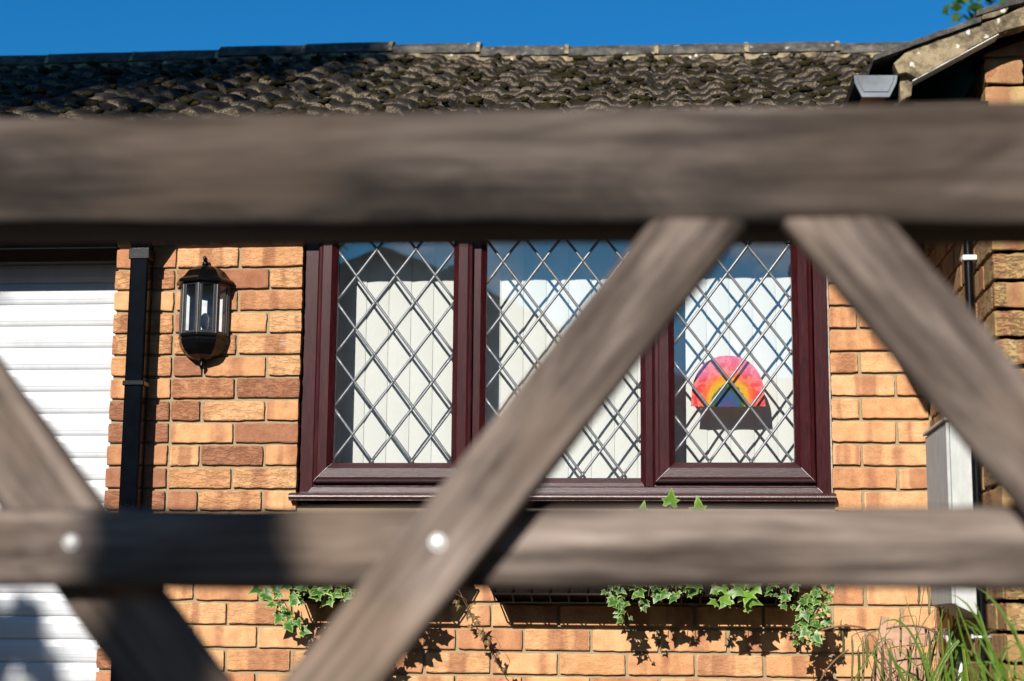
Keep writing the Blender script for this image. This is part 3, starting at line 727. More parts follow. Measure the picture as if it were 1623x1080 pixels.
# ------------------------------------------------------------------ wall lantern
LX = at(323, 500, -.02).x; lz = lambda y, Y=-.09: at(328, y, Y).z
lamp = tag(empty('wall_lantern', (LX, 0, lz(578))), 'black half-lantern wall light with glass sides on the brickwork beside the black downpipe', 'lantern')
def octring(r, z, y0=-.012, n=4, squash=1.0):
    """half octagon against the wall, vertices every 45 deg, with one vertex pointing at the viewer"""
    out = []
    for i in range(n+1):
        a = math.pi*i/n; out.append((LX-r*math.cos(a), y0-r*math.sin(a)*squash, z))
    return out
def loft(mb, rings, mat=0, cap=True):
    n = len(rings[0]); vs = [p for r in rings for p in r]
    fs = [(j*n+i, j*n+i+1, (j+1)*n+i+1, (j+1)*n+i) for j in range(len(rings)-1) for i in range(n-1)]
    fs += [(j*n+n-1, j*n, (j+1)*n, (j+1)*n+n-1) for j in range(len(rings)-1)]
    if cap: fs += [tuple(range(n)), tuple((len(rings)-1)*n+i for i in range(n))]
    mb.add(vs, fs, mat)
RAD = .084
ztop, zdome0, zg1, zg0, zb0, zbot = lz(414), lz(441), lz(447), lz(527), lz(560), lz(578)
m = MB()
dome = [(RAD*1.22, zdome0-.010), (RAD*1.24, zdome0-.004), (RAD*1.20, zdome0+.001), (RAD*1.05, zdome0+.010), (RAD*.93, zdome0+.022), (RAD*.80, zdome0+.036), (RAD*.60, zdome0+.048), (RAD*.40, zdome0+.055), (RAD*.22, zdome0+.058), (RAD*.14, zdome0+.064)]
loft(m, [octring(r, z) for r, z in dome])
m.build('lantern_top', M['black'], lamp, .0012)
m = MB(); zz = zdome0+.060
m.tube([(LX, -.022, zz), (LX, -.024, zz+.012)], [.013, .010], 10); m.tube([(LX, -.024, zz+.010), (LX-.001, -.026, zz+.022), (LX-.003, -.032, zz+.028)], [.007, .008, .005], 8); m.build('finial', M['black'], lamp)
m = MB()
v1 = octring(RAD, zg1+.004); v0 = octring(RAD, zg0-.004)
for i in range(5):
    for (p, q) in ((v1[i], v0[i]),): m.tube([Vector(p), Vector(q)], .0048, 6, smooth=False)
for i in range(4):
    a1_, b1_, a0_, b0_ = [Vector(p) for p in (v1[i], v1[i+1], v0[i], v0[i+1])]
    e = (b1_-a1_).normalized(); up = Vector((0, 0, 1)); nrm = e.cross(up).normalized()
    if nrm.y > 0: nrm = -nrm
    w_ = (b1_-a1_).length; H_ = a1_.z-a0_.z
    def bar(u0, u1, w0, w1, d=.006):
        vs = []
        for dd in (.0, d):
            for u, v_ in ((u0, w0), (u1, w0), (u1, w1), (u0, w1)): vs.append(a0_+e*u+up*v_+nrm*(dd-.003))
        m.add(vs, [(0,1,2,3),(4,5,6,7),(0,1,5,4),(1,2,6,5),(2,3,7,6),(3,0,4,7)])
    bar(.004, .013, 0, H_); bar(w_-.013, w_-.004, 0, H_); bar(.013, w_-.013, 0, .013); bar(.013, w_-.013, H_-.010, H_)
m.build('cage', M['silverm'], lamp, .001)
for i in range(4):
    m = MB(); a1_, b1_, a0_, b0_ = [Vector(p) for p in (v1[i], v1[i+1], v0[i], v0[i+1])]
    k_ = Vector((0, .002, 0)); m.add([a0_+k_, b0_+k_, b1_+k_, a1_+k_], [(0, 1, 2, 3)]); m.build('lamp_pane', M['lampglass'], lamp)
m = MB(); loft(m, [octring(r, z) for r, z in ((RAD*1.06, zg0+.001), (RAD*1.08, zg0-.008), (RAD*1.0, zg0-.014), (RAD*1.03, zg0-.020), (RAD*.99, zg0-.034), (RAD*.88, zg0-.052), (RAD*.68, zg0-.070), (RAD*.40, zg0-.082), (RAD*.14, zg0-.090))])
m.tube([(LX, -.018, zg0-.088), (LX, -.020, zg0-.099), (LX, -.020, zg0-.104), (LX, -.020, zg0-.120)], [.012, .009, .011, .002], 8)
m.build('lantern_base', M['black'], lamp, .0012)
m = MB(); m.box((LX-RAD*.98, -.013, zg0-.03), (LX+RAD*.98, .004, zdome0)); m.build('back_plate', plain('lamp_back', (.5,.51,.53), .35, .5, .2), lamp)
m = MB(); m.tube([(LX+.010, -.040, zg0+.001), (LX+.010, -.040, zg0+.020)], .009, 10); m.build('lamp_holder', M['whiteplastic'], lamp)
m = MB(); m.tube([(LX+.010, -.040, zg0+.020), (LX+.010, -.040, zg0+.032), (LX+.010, -.040, zg0+.058), (LX+.010, -.040, zg0+.070), (LX+.010, -.040, zg0+.076)], [.008, .0145, .0155, .011, .004], 12); m.build('bulb', M['bulb'], lamp)

# ------------------------------------------------------------------ meter box and pipes on the wing's side wall
BXf = WING-.078
p0 = atx(1476.5, 940, BXf); p1 = atx(1511.5, 955, BXf); ptop = atx(1470, 690.5, BXf)
by0, by1 = p0.y, p1.y
bzt = ptop.z; bzb = atx(1480, 962, BXf).z
mbx = tag(empty('meter_box', (WING-.04, (by0+by1)/2, bzb)), 'pale grey plastic meter box on the wing side wall, next to a thin black pipe', 'meter box')
m = MB()
XW = WING-.001
def boxy(x0, x1, y0, y1, z0, z1, slope=.0):
    m.add([(x0,y0,z0),(x1,y0,z0-slope),(x1,y1,z0-slope),(x0,y1,z0),(x0,y0,z1),(x1,y0,z1),(x1,y1,z1),(x0,y1,z1)], [(0,3,2,1),(4,5,6,7),(0,1,5,4),(1,2,6,5),(2,3,7,6),(3,0,4,7)])
boxy(BXf+.006, XW, by1, by0, bzb, bzt+.0, .034)
m.build('housing', M['boxface'], mbx, .003)
m = MB(); boxy(BXf-.004, BXf+.0055, by1+.004, by0-.004, bzb+.004, bzt-.004); m.build('door', plain('meter_door', (.33,.335,.33), .6, .4, .12, .1, 20), mbx, .002)
m = MB(); boxy(BXf-.010, XW, by1-.006, by0+.006, bzt+.001, bzt+.010); m.build('rain_lid', M['boxface'], mbx, .002)
pa = atx(1535, 460, WING-.022); pb = atx(1556, 940, WING-.022); pyy = (pa.y+pb.y)/2
pipe = tag(empty('thin_pipe', (WING-.022, pyy, 0)), 'thin black service pipe running down the wing side wall beside the meter box', 'pipe')
m = MB(); m.tube([(WING-.022, pyy, z*.1+.02) for z in range(0, 23)], .0125, 12); m.build('pipe_run', M['black'], pipe)
m = MB(); zc = atx(1540, 403.5, WING-.022).z
m.box((WING-.040, pyy-.020, zc-.0075), (WING-.0005, pyy+.016, zc+.0075)); m.build('clip', M['whiteplastic'], pipe, .003)
zc = atx(1555, 1010, WING-.03).z
m = MB(); m.tube([(WING-.050, pyy-.01, zc), (WING-.001, pyy-.01, zc)], .004, 8); m.tube([(WING-.054, pyy-.01, zc), (WING-.048, pyy-.01, zc)], .007, 6, smooth=False); m.build('pipe_bolt', M['boltm'], pipe)
# pale waste pipe curving down under the meter box
m = MB(); q = [at(1507, 1012, -.45), at(1514, 1030, -.45), at(1521, 1052, -.45), at(1526, 1078, -.45), at(1527, 1120, -.45), at(1526, 1250, -.45), at(1526, 1370, -.45)]
q = [at(1500, 1004, -.30), at(1503, 1007, -.38)]+q
m.tube(q, .017, 12); tag(m.build('waste_pipe', M['whiteplastic'], None, origin=(.8, -.45, 0)), 'short curved off-white plastic pipe below the meter box behind the grass', 'pipe')

# ------------------------------------------------------------------ iron troughs and their ivy
def trough(xa, xb, label):
    y0, y1 = -.205, -.012; zt, zb = .985, .845
    root = tag(empty('window_trough', ((xa+xb)/2, -.1, zb)), label, 'planter', 'iron troughs below the window')
    m = MB(); P = [(y1, zt-.01), (y1-.002, zb-.005), (-.11, zb-.012), (-.165, zb+.012), (y0+.006, zt-.01)]
    nn = 14; vs = []
    e = .06
    vs = []; 
    for x, k in ((xa, 1), (xb, -1)):
        for i, (y, z) in enumerate(P): vs.append((x+k*e*(zt-z)/.14, y, z+random.uniform(-.002, .002)))
    m.add(vs, [(i, i+1, i+6, i+5) for i in range(4)]+[(0, 1, 2, 3, 4), (5, 6, 7, 8, 9), (0, 4, 9, 5)])
    m.build('liner', M['coco'], root)
    m = MB()
    for z, y in ((zt, y0), (zt, y1), (zb+.06, y0+.012), (zb-.006, y1-.002), (zb-.016, -.112), (zb+.008, -.175)):
        k = e*(zt-z)/.14; m.tube([(xa+k, y, z), (xb-k, y, z)], .0042, 6)
    n = int((xb-xa)/.06)
    for i in range(n+1):
        x = xa+(xb-xa)*i/n; k = e if i == 0 else (-e if i == n else 0)
        m.tube([(x, y0-.003, zt), (x+k*.6, y0+.010, zb+.06), (x+k, -.175, zb+.006), (x+k, -.112, zb-.018), (x+k, y1, zb-.010), (x, y1, zt)], .003, 5)
    m.build('cage', M['wire'], root)
    return root
TL0, TL1 = at(432, 900, -.2).x, at(722, 900, -.2).x
TR0, TR1 = at(752, 900, -.2).x, at(1292, 900, -.2).x
trough(TL0, TL1, 'shorter iron hayrack trough on the brick wall under the left side of the window'); trough(TR0, TR1, 'longer iron hayrack trough on the brick wall under the right side of the window')

LEAF = [(0, 0), (.26, -.20), (.52, -.16), (.42, .08), (.62, .34), (.30, .38), (.20, .60), (0, 1.0), (-.20, .60), (-.30, .38), (-.62, .34), (-.42, .08), (-.52, -.16), (-.26, -.20)]
def ivy_leaf(m, p, size, d, nrm, tint=None, mat=0, curl=.18):
    d = d.normalized(); nrm = (nrm-d*nrm.dot(d)).normalized(); sd = d.cross(nrm).normalized()
    g = random.random() if tint is None else tint; vs = []; cs = []
    n = len(LEAF); jj = [random.uniform(.85, 1.15) for _ in LEAF]
    def P(x, y): return p + (sd*x + d*y + nrm*(-(x*x)*curl*2.2 - (y-.3)**2*curl + noise.noise(Vector((x*2+g*30, y*2, 1)))*.12))*size
    vs.append(P(0, .3)); cs.append((.1, g, 0, 1))
    for k, (x, y) in enumerate(LEAF): vs.append(P(x*.55*jj[k], .3+(y-.3)*.55)); cs.append((.32, g, 0, 1))
    for k, (x, y) in enumerate(LEAF): vs.append(P(x*jj[k], .3+(y-.3)*jj[k])); cs.append((1, g, 0, 1))
    fs = [(0, 1+i, 1+(i+1) % n) for i in range(n)]+[(1+i, 1+n+i, 1+n+(i+1) % n, 1+(i+1) % n) for i in range(n)]
    m.add(vs, fs, mat, cs, True)
def ivy(name, label, strands, size=.034, mat='ivy', gaps=.028, extra=2, Y=-.215, seed=1, dens=1.0, cat='ivy'):
    random.seed(seed); root = tag(empty(name, at(strands[0][0][0], strands[0][0][1], Y)), label, cat, 'ivy trailing from the troughs')
    lf, stm = MB(), MB()
    for st in strands:
        P = [at(x, y, Y+random.uniform(-.03, .02)) for x, y in st]
        pts = []
        for a, b in zip(P, P[1:]):
            n = max(2, int((b-a).length/.012))
            for i in range(n): pts.append(a.lerp(b, i/n)+Vector((noise.noise(a*9+Vector((i, 0, 0)))*.004, random.uniform(-.002, .002), 0)))
        pts.append(P[-1]); stm.tube(pts, .0013, 5)
        L_ = 0
        for a, b in zip(pts, pts[1:]):
            L_ += (b-a).length
            if L_ > gaps/dens:
                L_ = 0
                s = size*random.choice((random.uniform(.4, .75), random.uniform(.7, 1.25)))
                side = random.choice((-1, 1))
                if random.random() < .6: L_ = gaps/dens*.6
                d = Vector((side*random.uniform(.2, 1.0), random.uniform(-.5, .1), random.uniform(-1, .0))); nr = Vector((random.uniform(-.5, .5)-.15, -1, random.uniform(.1, .9)))
                base = a+Vector((side*random.uniform(.003, .012), random.uniform(-.03, .0), random.uniform(-.006, .006)))
                stm.tube([a, base], .0009, 4); ivy_leaf(lf, base, s, d, nr)
    lf.build('leaves', M[mat], root); stm.build('stems', M['stem'], root); return root
ivy('ivy_plant', 'variegated ivy spilling from the left trough with one short trail on the bricks', [[(412, 915), (418, 945)], [(432, 912), (436, 948)], [(450, 915), (440, 950), (452, 985), (470, 1000)], [(447, 950), (470, 985), (478, 1004)], [(470, 915), (474, 950), (480, 960)], [(490, 912), (495, 948)], [(510, 915), (512, 950)], [(526, 912), (530, 955)], [(540, 915), (545, 950)], [(462, 915), (462, 945)]], .037, seed=3, dens=1.3, gaps=.024)
ivy('ivy_plant', 'half-bare ivy tangle behind the crossing of the gate brace, left of the dry stem', [[(560, 930), (575, 975), (580, 1030)], [(600, 930), (600, 990), (598, 1018)], [(620, 925), (618, 980), (612, 1005)], [(640, 925), (638, 965), (632, 985)], [(660, 925), (655, 955), (650, 968)], [(608, 930), (612, 985)], [(650, 925), (645, 960)], [(575, 930), (570, 1010)], [(630, 950), (622, 992)]], .045, seed=8, dens=1.4, gaps=.024, Y=-.20)
# dead stem
random.seed(12); root = tag(empty('dead_ivy_stem', at(735, 945, -.2)), 'dry brown ivy stem with shrivelled leaves hanging against the bricks', 'dead stem')
lf, stm = MB(), MB(); st = [(727, 935), (734, 950), (742, 965), (750, 985), (760, 1002), (770, 1015), (778, 1032), (785, 1048), (795, 1062), (800, 1068)]
P = [at(x, y, -.20+.016*i) for i, (x, y) in enumerate(st)]; stm.tube(P, .0016, 5); tw_ = MB(); tw_.tube([at(770, 1012, -.08), at(785, 1010, -.09), at(791, 1020, -.09), at(793, 1027, -.09)], .0008, 4); tw_.build('twig', M['stem'], root); tw_ = MB(); tw_.tube([at(720, 940, -.2), at(738, 950, -.19), at(742, 962, -.19)], .0010, 4); tw_.build('twig', M['stem'], root)
for (x, y), s in zip([(725, 952), (729, 960), (740, 962), (743, 972), (752, 976), (755, 984), (762, 1000), (768, 1006), (772, 1016), (776, 1010), (787, 1034), (785, 1042), (797, 1060), (746, 990)], [.022, .02, .03, .028, .026, .022, .018, .024, .022, .016, .017, .016, .017, .02]):
    ivy_leaf(lf, at(x, y, -.16), s, Vector((random.uniform(-.5, .6), -.2, -1)), Vector((random.uniform(-1, 1), -1, random.uniform(-.2, .8))), curl=.9)
lf.build('leaves', M['deadleaf'], root); stm.build('stems', M['stem'], root)
ivy('ivy_plant', 'variegated ivy with a drooping trail, leftmost tuft of the right trough', [[(962, 915), (965, 950)], [(975, 915), (978, 950), (990, 975), (985, 988)], [(992, 912), (990, 960)], [(1008, 915), (1010, 950), (1016, 968)], [(1030, 912), (1028, 945)], [(985, 950), (1000, 985)], [(1050, 915), (1047, 950)], [(1070, 915), (1073, 950)], [(1000, 920), (1022, 962)], [(1085, 915), (1090, 945)], [(1062, 915), (1058, 942)]], .032, seed=5, dens=1.35, gaps=.022)
ivy('ivy_plant', 'bright plain green ivy tuft between the two variegated trails of the right trough', [[(1138, 915), (1142, 958)], [(1158, 912), (1160, 955), (1168, 965)], [(1180, 915), (1182, 950), (1180, 968)], [(1150, 920), (1158, 950)], [(1190, 915), (1192, 945)], [(1112, 915), (1114, 945)]], .042, 'ivybright', seed=11, gaps=.027)
ivy('ivy_plant', 'variegated ivy with the longest trail at the right-hand end of the right trough', [[(1235, 915), (1238, 965)], [(1252, 912), (1250, 950), (1258, 970)], [(1268, 915), (1270, 980), (1265, 1015), (1283, 1022)], [(1284, 912), (1288, 960), (1280, 1000), (1292, 1025)], [(1300, 915), (1298, 950), (1302, 985), (1290, 1010)], [(1312, 915), (1308, 955)], [(1275, 940), (1300, 1000)], [(1220, 915), (1222, 945)], [(1290, 935), (1268, 975)], [(1300, 930), (1304, 972)]], .030, seed=21, dens=1.45, gaps=.021)
# leaves standing up out of the right trough
random.seed(4); root = tag(empty('ivy_plant', at(1065, 815, -.16)), 'three pale green leaves standing up from the right trough in front of the window sill', 'ivy', 'ivy trailing from the troughs')
lf, stm = MB(), MB()
for x, y, s, dx in ((1062, 800, .068, .10), (1108, 812, .066, -.1), (1017, 818, .062, .2), (1085, 840, .05, .3), (1040, 842, .05, -.3)):
    b = at(x, y, -.16); ivy_leaf(lf, b, s*.78, Vector((dx, -.1, 1)), Vector((.1, -1, .35)), curl=.1); stm.tube([at(x+5, 880, -.14), b], .0013, 5)
lf.build('leaves', M['ivybright'], root); stm.build('stems', M['stem'], root)

# ------------------------------------------------------------------ wooden arch, grasses
wa = tag(empty('wooden_arch', at(1440, 1080, -.33)), 'pinkish weathered wooden board with a leaning post, half hidden by the grasses', 'garden ornament')
wa.location.z = 0
m = MB(); YW = -.33
m.prism(rag(pl([(1396, 977), (1407, 978), (1397, 1040), (1385, 1180), (1370, 1340), (1350, 1340), (1372, 1120), (1388, 1030)], YW), .002), YW-.03, YW); m.build('post', M['planter_wood'], wa, .003)
m = MB(); m.prism(rag(pl([(1404, 992), (1430, 986), (1462, 992), (1486, 1002), (1488, 1013), (1480, 1022), (1460, 1026), (1432, 1024), (1402, 1030)], YW-.012), .002), YW-.028, YW-.006)
m.prism(rag(pl([(1398, 1032), (1430, 1028), (1462, 1031), (1476, 1042), (1480, 1090), (1482, 1200), (1484, 1340), (1380, 1340), (1394, 1100)], YW-.006), .002), YW-.020, YW-.002)
m.build('board', M['planter_wood'], wa, .003)
def ribbon(m, pts, w, up=Vector((0, 0, 1)), g=None, rim=.2):
    g = random.random() if g is None else g; vs = []; cs = []
    n = len(pts)
    for i, p in enumerate(pts):
        d = (pts[min(i+1, n-1)]-pts[max(i-1, 0)]).normalized(); s = d.cross(Vector((.2, -1, .1))).normalized()
        ww = w*(1-(i/(n-1))**2.2)*.95+w*.05; e = Vector((0, .25, 0))*ww
        vs += [p-s*ww*.5, p+e, p+s*ww*.5]; cs += [(rim+.3*g, g, 0, 1), (.1, g, 0, 1), (rim+.4*g, g, 0, 1)]
    m.add(vs, [(i*3+k, i*3+k+1, i*3+k+4, i*3+k+3) for i in range(n-1) for k in range(2)], 0, cs, True)
def curve(p0, p1, p2, p3, n=12):
    out = []
    for i in range(n+1):
        t = i/n; out.append(p0*(1-t)**3+p1*3*t*(1-t)**2+p2*3*t*t*(1-t)+p3*t**3)
    return out
random.seed(31)
gr = tag(empty('ornamental_grass', (.83, -.62, 0)), 'clump of broad green grass blades at the foot of the wing wall', 'grass plant')
m = MB()
for i in range(80):
    x0 = random.uniform(.66, 1.0); b = Vector((x0, random.uniform(-1.5, -.45) if x0 > .86 else random.uniform(-.6, -.4), 0))
    if x0 > .85: b.y = random.uniform(-1.6, -1.3)
    tip = at(random.uniform(1500, 1660), random.uniform(930, 1075), b.y+random.uniform(-.08, .05)); h = tip.z
    ben = random.uniform(-.22, .16)
    m_ = Vector((b.x+(tip.x-b.x)*.25, b.y, h*.6)); q = Vector((tip.x-ben, tip.y, h+random.uniform(-.03, .07)))
    ribbon(m, curve(b, m_, q, tip), random.uniform(.006, .015))
for pts, w in (([(1600, 1180), (1500, 1110), (1440, 1080), (1400, 1030)], .013), ([(1530, 1250), (1512, 1060), (1500, 1010), (1503, 942)], .010), ([(1545, 1250), (1535, 1060), (1525, 1010), (1512, 952)], .012), ([(1490, 1200), (1480, 1040), (1430, 930), (1382, 1008)], .010), ([(1430, 1250), (1475, 1050), (1500, 1020), (1538, 1004)], .011), ([(1440, 1260), (1480, 1030), (1515, 1022), (1537, 1003)], .009), ([(1560, 958), (1590, 968), (1610, 980), (1640, 998)], .009), ([(1570, 1250), (1568, 1080), (1552, 1010), (1562, 968)], .014), ([(1600, 1230), (1590, 1090), (1570, 1040), (1577, 985)], .012), ([(1500, 1150), (1470, 1040), (1442, 980), (1432, 935)], .006), ([(1470, 1180), (1440, 1090), (1420, 1050), (1403, 1022)], .016)):
    Pp = [at(x, y, -.62) for x, y in pts]; ribbon(m, curve(*Pp), w)
m.build('blades', M['grass'], gr)
sg = tag(empty('pendulous_sedge', (.70, -.52, 0)), 'sedge with drooping brown-green catkins in front of the wooden board', 'sedge plant')
m = MB(); s2 = MB(); tw = MB()
for x, y0, y1 in ((1335, 998, 1056), (1350, 1008, 1085), (1373, 1010, 1060), (1367, 1010, 1095), (1388, 1018, 1080), (1397, 1026, 1085), (1426, 980, 1042), (1410, 1028, 1095), (1489, 958, 1018), (1470, 930, 977), (1472, 1000, 1075), (1494, 1030, 1085), (1455, 925, 958), (1385, 1024, 1070), (1508, 1000, 1060), (1442, 1010, 1080), (1360, 1028, 1090)):
    top = at(x, y0, -.5); tip = at(x+random.uniform(-2, 4), y1, -.5+random.uniform(-.02, .02))
    n = 9; pts = [top.lerp(tip, i/n)+Vector((math.sin(i*.5)*.002, 0, 0)) for i in range(n+1)]
    s2.tube(pts, [.0012]+[.0035+random.uniform(-.0004, .0006)]*(n-1)+[.0012], 6, col=(random.uniform(.1, .9), random.random(), 0, 1))
    b = at(x+random.uniform(8, 26), y0-random.uniform(2, 12), -.5); root_ = Vector((.70+random.uniform(-.04, .04), -.5, .02))
    tw.tube(curve(root_, Vector((root_.x, -.5, top.z*.7)), b+Vector((.01, 0, .02)), b, 8)+[b.lerp(top, .6)+Vector((0, 0, .004)), top], .0012, 5)
for pts in (([(1300, 1000), (1330, 990), (1352, 990), (1372, 997)]), ([(1300, 1080), (1315, 1050), (1330, 1040), (1345, 1030)]), ([(1405, 997), (1440, 988), (1470, 992), (1485, 1005)]), ([(1556, 960), (1540, 1000), (1538, 1020), (1552, 1068)])):
    tw.tube(curve(*[at(x, y, -.52) for x, y in pts]), .0028, 6)
for pts in (([(1345, 1100), (1365, 1040), (1420, 1000), (1440, 955)]), ([(1430, 1200), (1425, 1050), (1460, 960), (1505, 955)]), ([(1520, 1150), (1470, 1060), (1420, 1020), (1370, 995)]), ([(1450, 1150), (1400, 1090), (1380, 1040), (1385, 1015)])):
    ribbon(m, curve(*[at(x, y, -.53) for x, y in pts]), .0045)
m.build('blades', M['grass'], sg); s2.build('catkins', M['sedge'], sg); tw.build('stalks', M['stem'], sg)

# ------------------------------------------------------------------ gate
GY = -3.75
gate = tag(empty('wooden_gate', (-.2, GY, 0)), 'weathered wooden field gate close to the camera with diagonal braces and bolts', 'gate')
def beam(name, A, B, hA, hB, th, Yc, seed=0, amp=.003, parent=gate, mat='wood'):
    """timber from A to B (XZ), width hA..hB across, thickness th, centred on depth Yc; local X runs along the grain"""
    A = Vector((A[0], Yc, A[1])); B = Vector((B[0], Yc, B[1])); L_ = (B-A).length; n = max(6, int(L_/.02))
    rd = .012; vs = []; k = 0
    sec = []
    for cx_, cz_ in ((1, 1), (-1, 1), (-1, -1), (1, -1)):
        for j in range(4):
            a = {(1,1):0, (-1,1):90, (-1,-1):180, (1,-1):270}[(cx_, cz_)]+j*30
            sec.append((cx_, cz_, math.cos(R(a))*rd, math.sin(R(a))*rd))
    for i in range(n+1):
        u = i/n; h = hA+(hB-hA)*u
        for cy_, cz_, dy, dz in sec:
            y = cy_*(th/2-rd)+dy; z = cz_*(h/2-rd)+dz
            q = noise.noise(Vector((u*L_*3.5+seed*11, cy_, cz_)))*amp + noise.noise(Vector((u*L_*14+seed*5, cy_*3, cz_*2)))*amp*.4
            vs.append((u*L_, y+q*.6, z+q))
    K = len(sec); fs = [(i*K+k, i*K+(k+1) % K, (i+1)*K+(k+1) % K, (i+1)*K+k) for i in range(n) for k in range(K)]+[tuple(range(K)), tuple(n*K+k for k in range(K))]
    mb = MB(); mb.add(vs, fs, 0, None, True)
    o = mb.build(name, M[mat], None); o.parent = parent
    ang = math.atan2(B.z-A.z, B.x-A.x); o.location = A-parent.location; o.rotation_euler = (0, -ang, 0)
    o.modifiers.new('es', 'EDGE_SPLIT').split_angle = R(60)
    return o
GL, GR = -1.15, 1.35
def line(xa, ya, xb, yb, Y, X):      # height at world X of the line seen through two photo points
    a, b = at(xa, ya, Y), at(xb, yb, Y); return a.z+(b.z-a.z)*(X-a.x)/(b.x-a.x)
def rail(name, top, bot, th, Yc, seed, x0=GL, x1=GR, mat='wood'):
    Yf = Yc-th/2
    tA, tB = line(*top, Yf, x0), line(*top, Yf, x1); bA, bB = line(*bot, Yf, x0), line(*bot, Yf, x1)
    return beam(name, (x0, (tA+bA)/2), (x1, (tB+bB)/2), tA-bA, tB-bB, th, Yc, seed, amp=.004, mat=mat)
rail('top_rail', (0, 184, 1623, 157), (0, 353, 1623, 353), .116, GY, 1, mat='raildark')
rail('lower_rail', (0, 806, 1623, 801), (0, 930, 1623, 935), .036, GY+.0, 2, mat='raillow')
rail('lower_rail', (0, 1190, 1623, 1195), (0, 1320, 1623, 1325), .036, GY+.0, 3)
rail('lower_rail', (0, 1500, 1623, 1505), (0, 1630, 1623, 1635), .036, GY+.0, 4)
def brace(xa, ya, xb, yb, wpx, Yc, th, seed, name='brace', ext=.0, pre=.05):
    a, b = at(xa, ya, Yc-th/2), at(xb, yb, Yc-th/2); w = wpx*(a.y-CAM.y)/FPX
    d = (b-a).normalized(); a = a-d*pre; b = b+d*ext
    return beam(name, (a.x, a.z), (b.x, b.z), w, w, th, Yc, seed, amp=.003)
brace(1112, 345, 527, 1080, 129, GY-.018-.0195, .036, 5, ext=.35, pre=.075)      # in front of the lower rail
brace(-232, 365, 272, 1080, 143, GY+.018+.0165, .032, 6, ext=.3)
brace(1325, 345, 1780, 880, 143, GY-.018-.0195, .036, 7, ext=.5, pre=.075)
for x, y, Yb in ((113, 860, GY-.018), (694, 860, GY-.0375-.018)):
    p = at(x, y, Yb); m = MB(); rr = .0066
    vs = []
    m.ball((p.x, Yb, p.z), rr*1.12, 16, squash=(1, .55, 1)); m.tube([(p.x, Yb+.001, p.z), (p.x, Yb-.0015, p.z)], rr*1.3, 16)
    m.build('bolt', M['boltm'], gate, origin=(p.x, Yb, p.z))
for x in (GL-.05, GR+.05): beam('stile', (x, .08), (x, 1.36), .10, .10, .075, GY, 8+x)
for x, lb in ((GL-.22, 'square wooden gate post at the left end of the gate'), (GR+.22, 'square wooden gate post at the right end of the gate')):
    m = MB(); m.box((x-.075, GY-.075, -.1), (x+.075, GY+.075, 1.5)); tag(m.build('gate_post', M['wood'], None, .01, origin=(x, GY, 0)), lb, 'post', 'gate posts')

# ------------------------------------------------------------------ trees and the house across the road
def crown(m, c, rad, n, leaf, sq=(1, 1, 1), clumps=14, fill=.5):
    c = Vector(c); cl = []
    for _ in range(clumps):
        d = Vector((random.gauss(0, 1), random.gauss(0, 1), random.gauss(0, 1))).normalized()*rad*random.uniform(.35, .85); cl.append((c+Vector((d.x*sq[0], d.y*sq[1], d.z*sq[2])), rad*random.uniform(.25, .45)))
    for _ in range(n):
        cc, rr = random.choice(cl); d = Vector((random.gauss(0, 1), random.gauss(0, 1), random.gauss(0, 1))).normalized()*rr*random.random()**.4
        p = cc+d; s = leaf*random.uniform(.6, 1.3); a = Vector((random.uniform(-1, 1), random.uniform(-1, 1), random.uniform(-1, .4))).normalized(); b = a.cross(Vector((random.uniform(-1, 1), random.uniform(-1, 1), random.uniform(-1, 1)))).normalized()
        g = random.random(); m.add([p, p+a*s*.5+b*s*.32, p+a*s, p+a*s*.5-b*s*.32], [(0, 1, 2, 3)], 0, (random.uniform(0, .9), g, 0, 1))
    return cl
def tree(base, label, crowns, leaf, th=.14, name='broadleaf_tree'):
    root = tag(empty(name, base), label, 'tree'); lf, tr = MB(), MB(); base = Vector(base)
    big = max(crowns, key=lambda q: q[1]); top = Vector(big[0])
    tr.tube([base, base.lerp(top, .4)+Vector((.1, 0, 0)), base.lerp(top, .75), top], [th*1.3, th, th*.7, th*.25], 10)
    for c, rad, n, cl in crowns:
        cs = crown(lf, c, rad, n, leaf, clumps=cl)
        c = Vector(c); st = base.lerp(top, .55 if c is not top else .8)
        if (c-top).length > .5:
            tr.tube([st, st.lerp(c, .5)+Vector((0, 0, .3)), c], [th*.4, th*.25, th*.1], 7)
        for p, r in cs: tr.tube([c, c.lerp(p, .6)+Vector((0, 0, .05)), p], [th*.2, th*.12, th*.05], 5)
    tr.build('trunk', M['bark'], root); lf.build('crown', M['treeleaf'], root); return root
random.seed(9)
tree((-7.1, -9.4, 0), 'tall broadleaf tree behind the viewer on the left, shading the left end of the roof', [((-7.05, -9, 10.45), 3.0, 22000, 44), ((-4.2, -6.9, 4.72), .17, 40, 5)], .22, .22)
tree((-3.3, -9.5, 0), 'small garden tree behind the viewer that dapples the left half of the gate', [((-1.90, -9, 3.86), .095, 1100, 14), ((-1.97, -9, 3.84), .065, 800, 12), ((-2.0, -9, 3.70), .13, 320, 8), ((-3.6, -9.6, 4.2), .7, 2500, 12)], .05, .04)
cc = at(1692, -88, 7.0)
tree((cc.x+.3, 7.2, 0), 'green broadleaf tree rising behind the verge of the wing roof', [((cc.x, cc.y, cc.z), .92, 5200, 26), ((cc.x+1.3, cc.y+.4, cc.z+.3), 1.3, 3500, 20)], .085, .12)

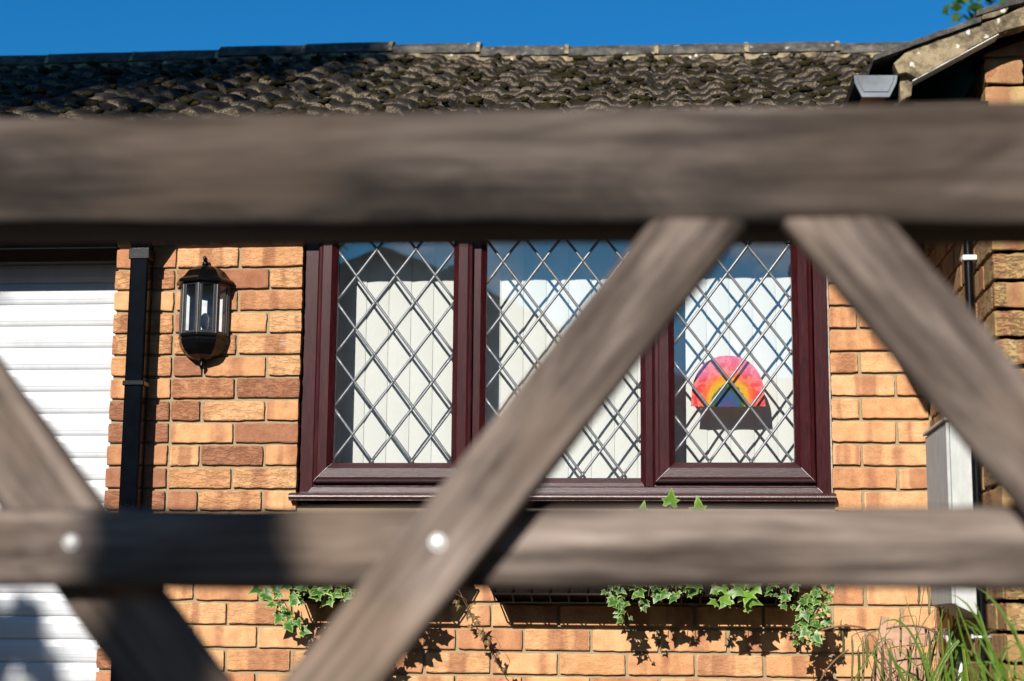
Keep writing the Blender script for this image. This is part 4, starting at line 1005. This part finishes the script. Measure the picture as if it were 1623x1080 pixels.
for x0, x1, lb in ((-11.5, -9.5, 'tall dark leaf screen added on the left, outside the view, to block sky light'), (4.6, 6.4, 'tall dark leaf screen added on the right, outside the view, to block sky light')):  # unseen leafy screens, added to cut the sky light reaching the house
    m = MB(); n1, n2 = 40, 16; H_ = 6.2
    for side in (x0, x1):
        vs = [(side+noise.noise(Vector((side, i*.9, j*.7)))*.35, -18+15.5*i/n1, H_*j/n2+(noise.noise(Vector((i*.8, side, 0)))*.3 if j == n2 else 0)) for i in range(n1+1) for j in range(n2+1)]
        m.add(vs, [(i*(n2+1)+j, (i+1)*(n2+1)+j, (i+1)*(n2+1)+j+1, i*(n2+1)+j+1) for i in range(n1) for j in range(n2)], 0, (.2, .2, 0, 1))
    m.box((x0+.3, -17.8, 0), (x1-.3, -2.7, H_-.3), 0, (.2, .2, 0, 1))
    for _ in range(2500):
        sd = random.choice((x0-.05, x1+.05)); p = Vector((sd+random.uniform(-.15, .15), random.uniform(-18, -2.5), random.uniform(.1, H_+.2))); a = Vector((random.uniform(-1, 1), random.uniform(-1, 1), random.uniform(-1, 1))).normalized()*.22; b = Vector((random.uniform(-1, 1), random.uniform(-1, 1), random.uniform(-1, 1))).normalized()*.1
        m.add([p, p+a*.5+b, p+a, p+a*.5-b], [(0, 1, 2, 3)], 0, (random.random(), random.random(), 0, 1))
    tag(m.build('sky_block_hedge', M['sky_block_hedge'], None, origin=((x0+x1)/2, -10, 0)), lb, 'sky_block_hedge', 'added sky-blocking hedges')
opp = tag(empty('neighbour_house', (0, -24, 0)), 'plain house across the road seen only as a reflection in the window panes', 'house')
m = MB(); m.box((-12, -28, 0), (8.9, -20, 3.05)); m.box((-8.7, -27, 0), (.1, -19.4, 4.35)); m.build('wall', M['render'], opp)
m = MB(); m.prismx([(-28.4, 2.9), (-19.6, 2.9), (-24, 5.15)], -12.5, 9.4)
m.prism([(-9.2, 4.3), (.6, 4.3), (-4.3, 6.5)], -27.2, -19.1); m.build('roof', M['slate'], opp)
random.seed(77)
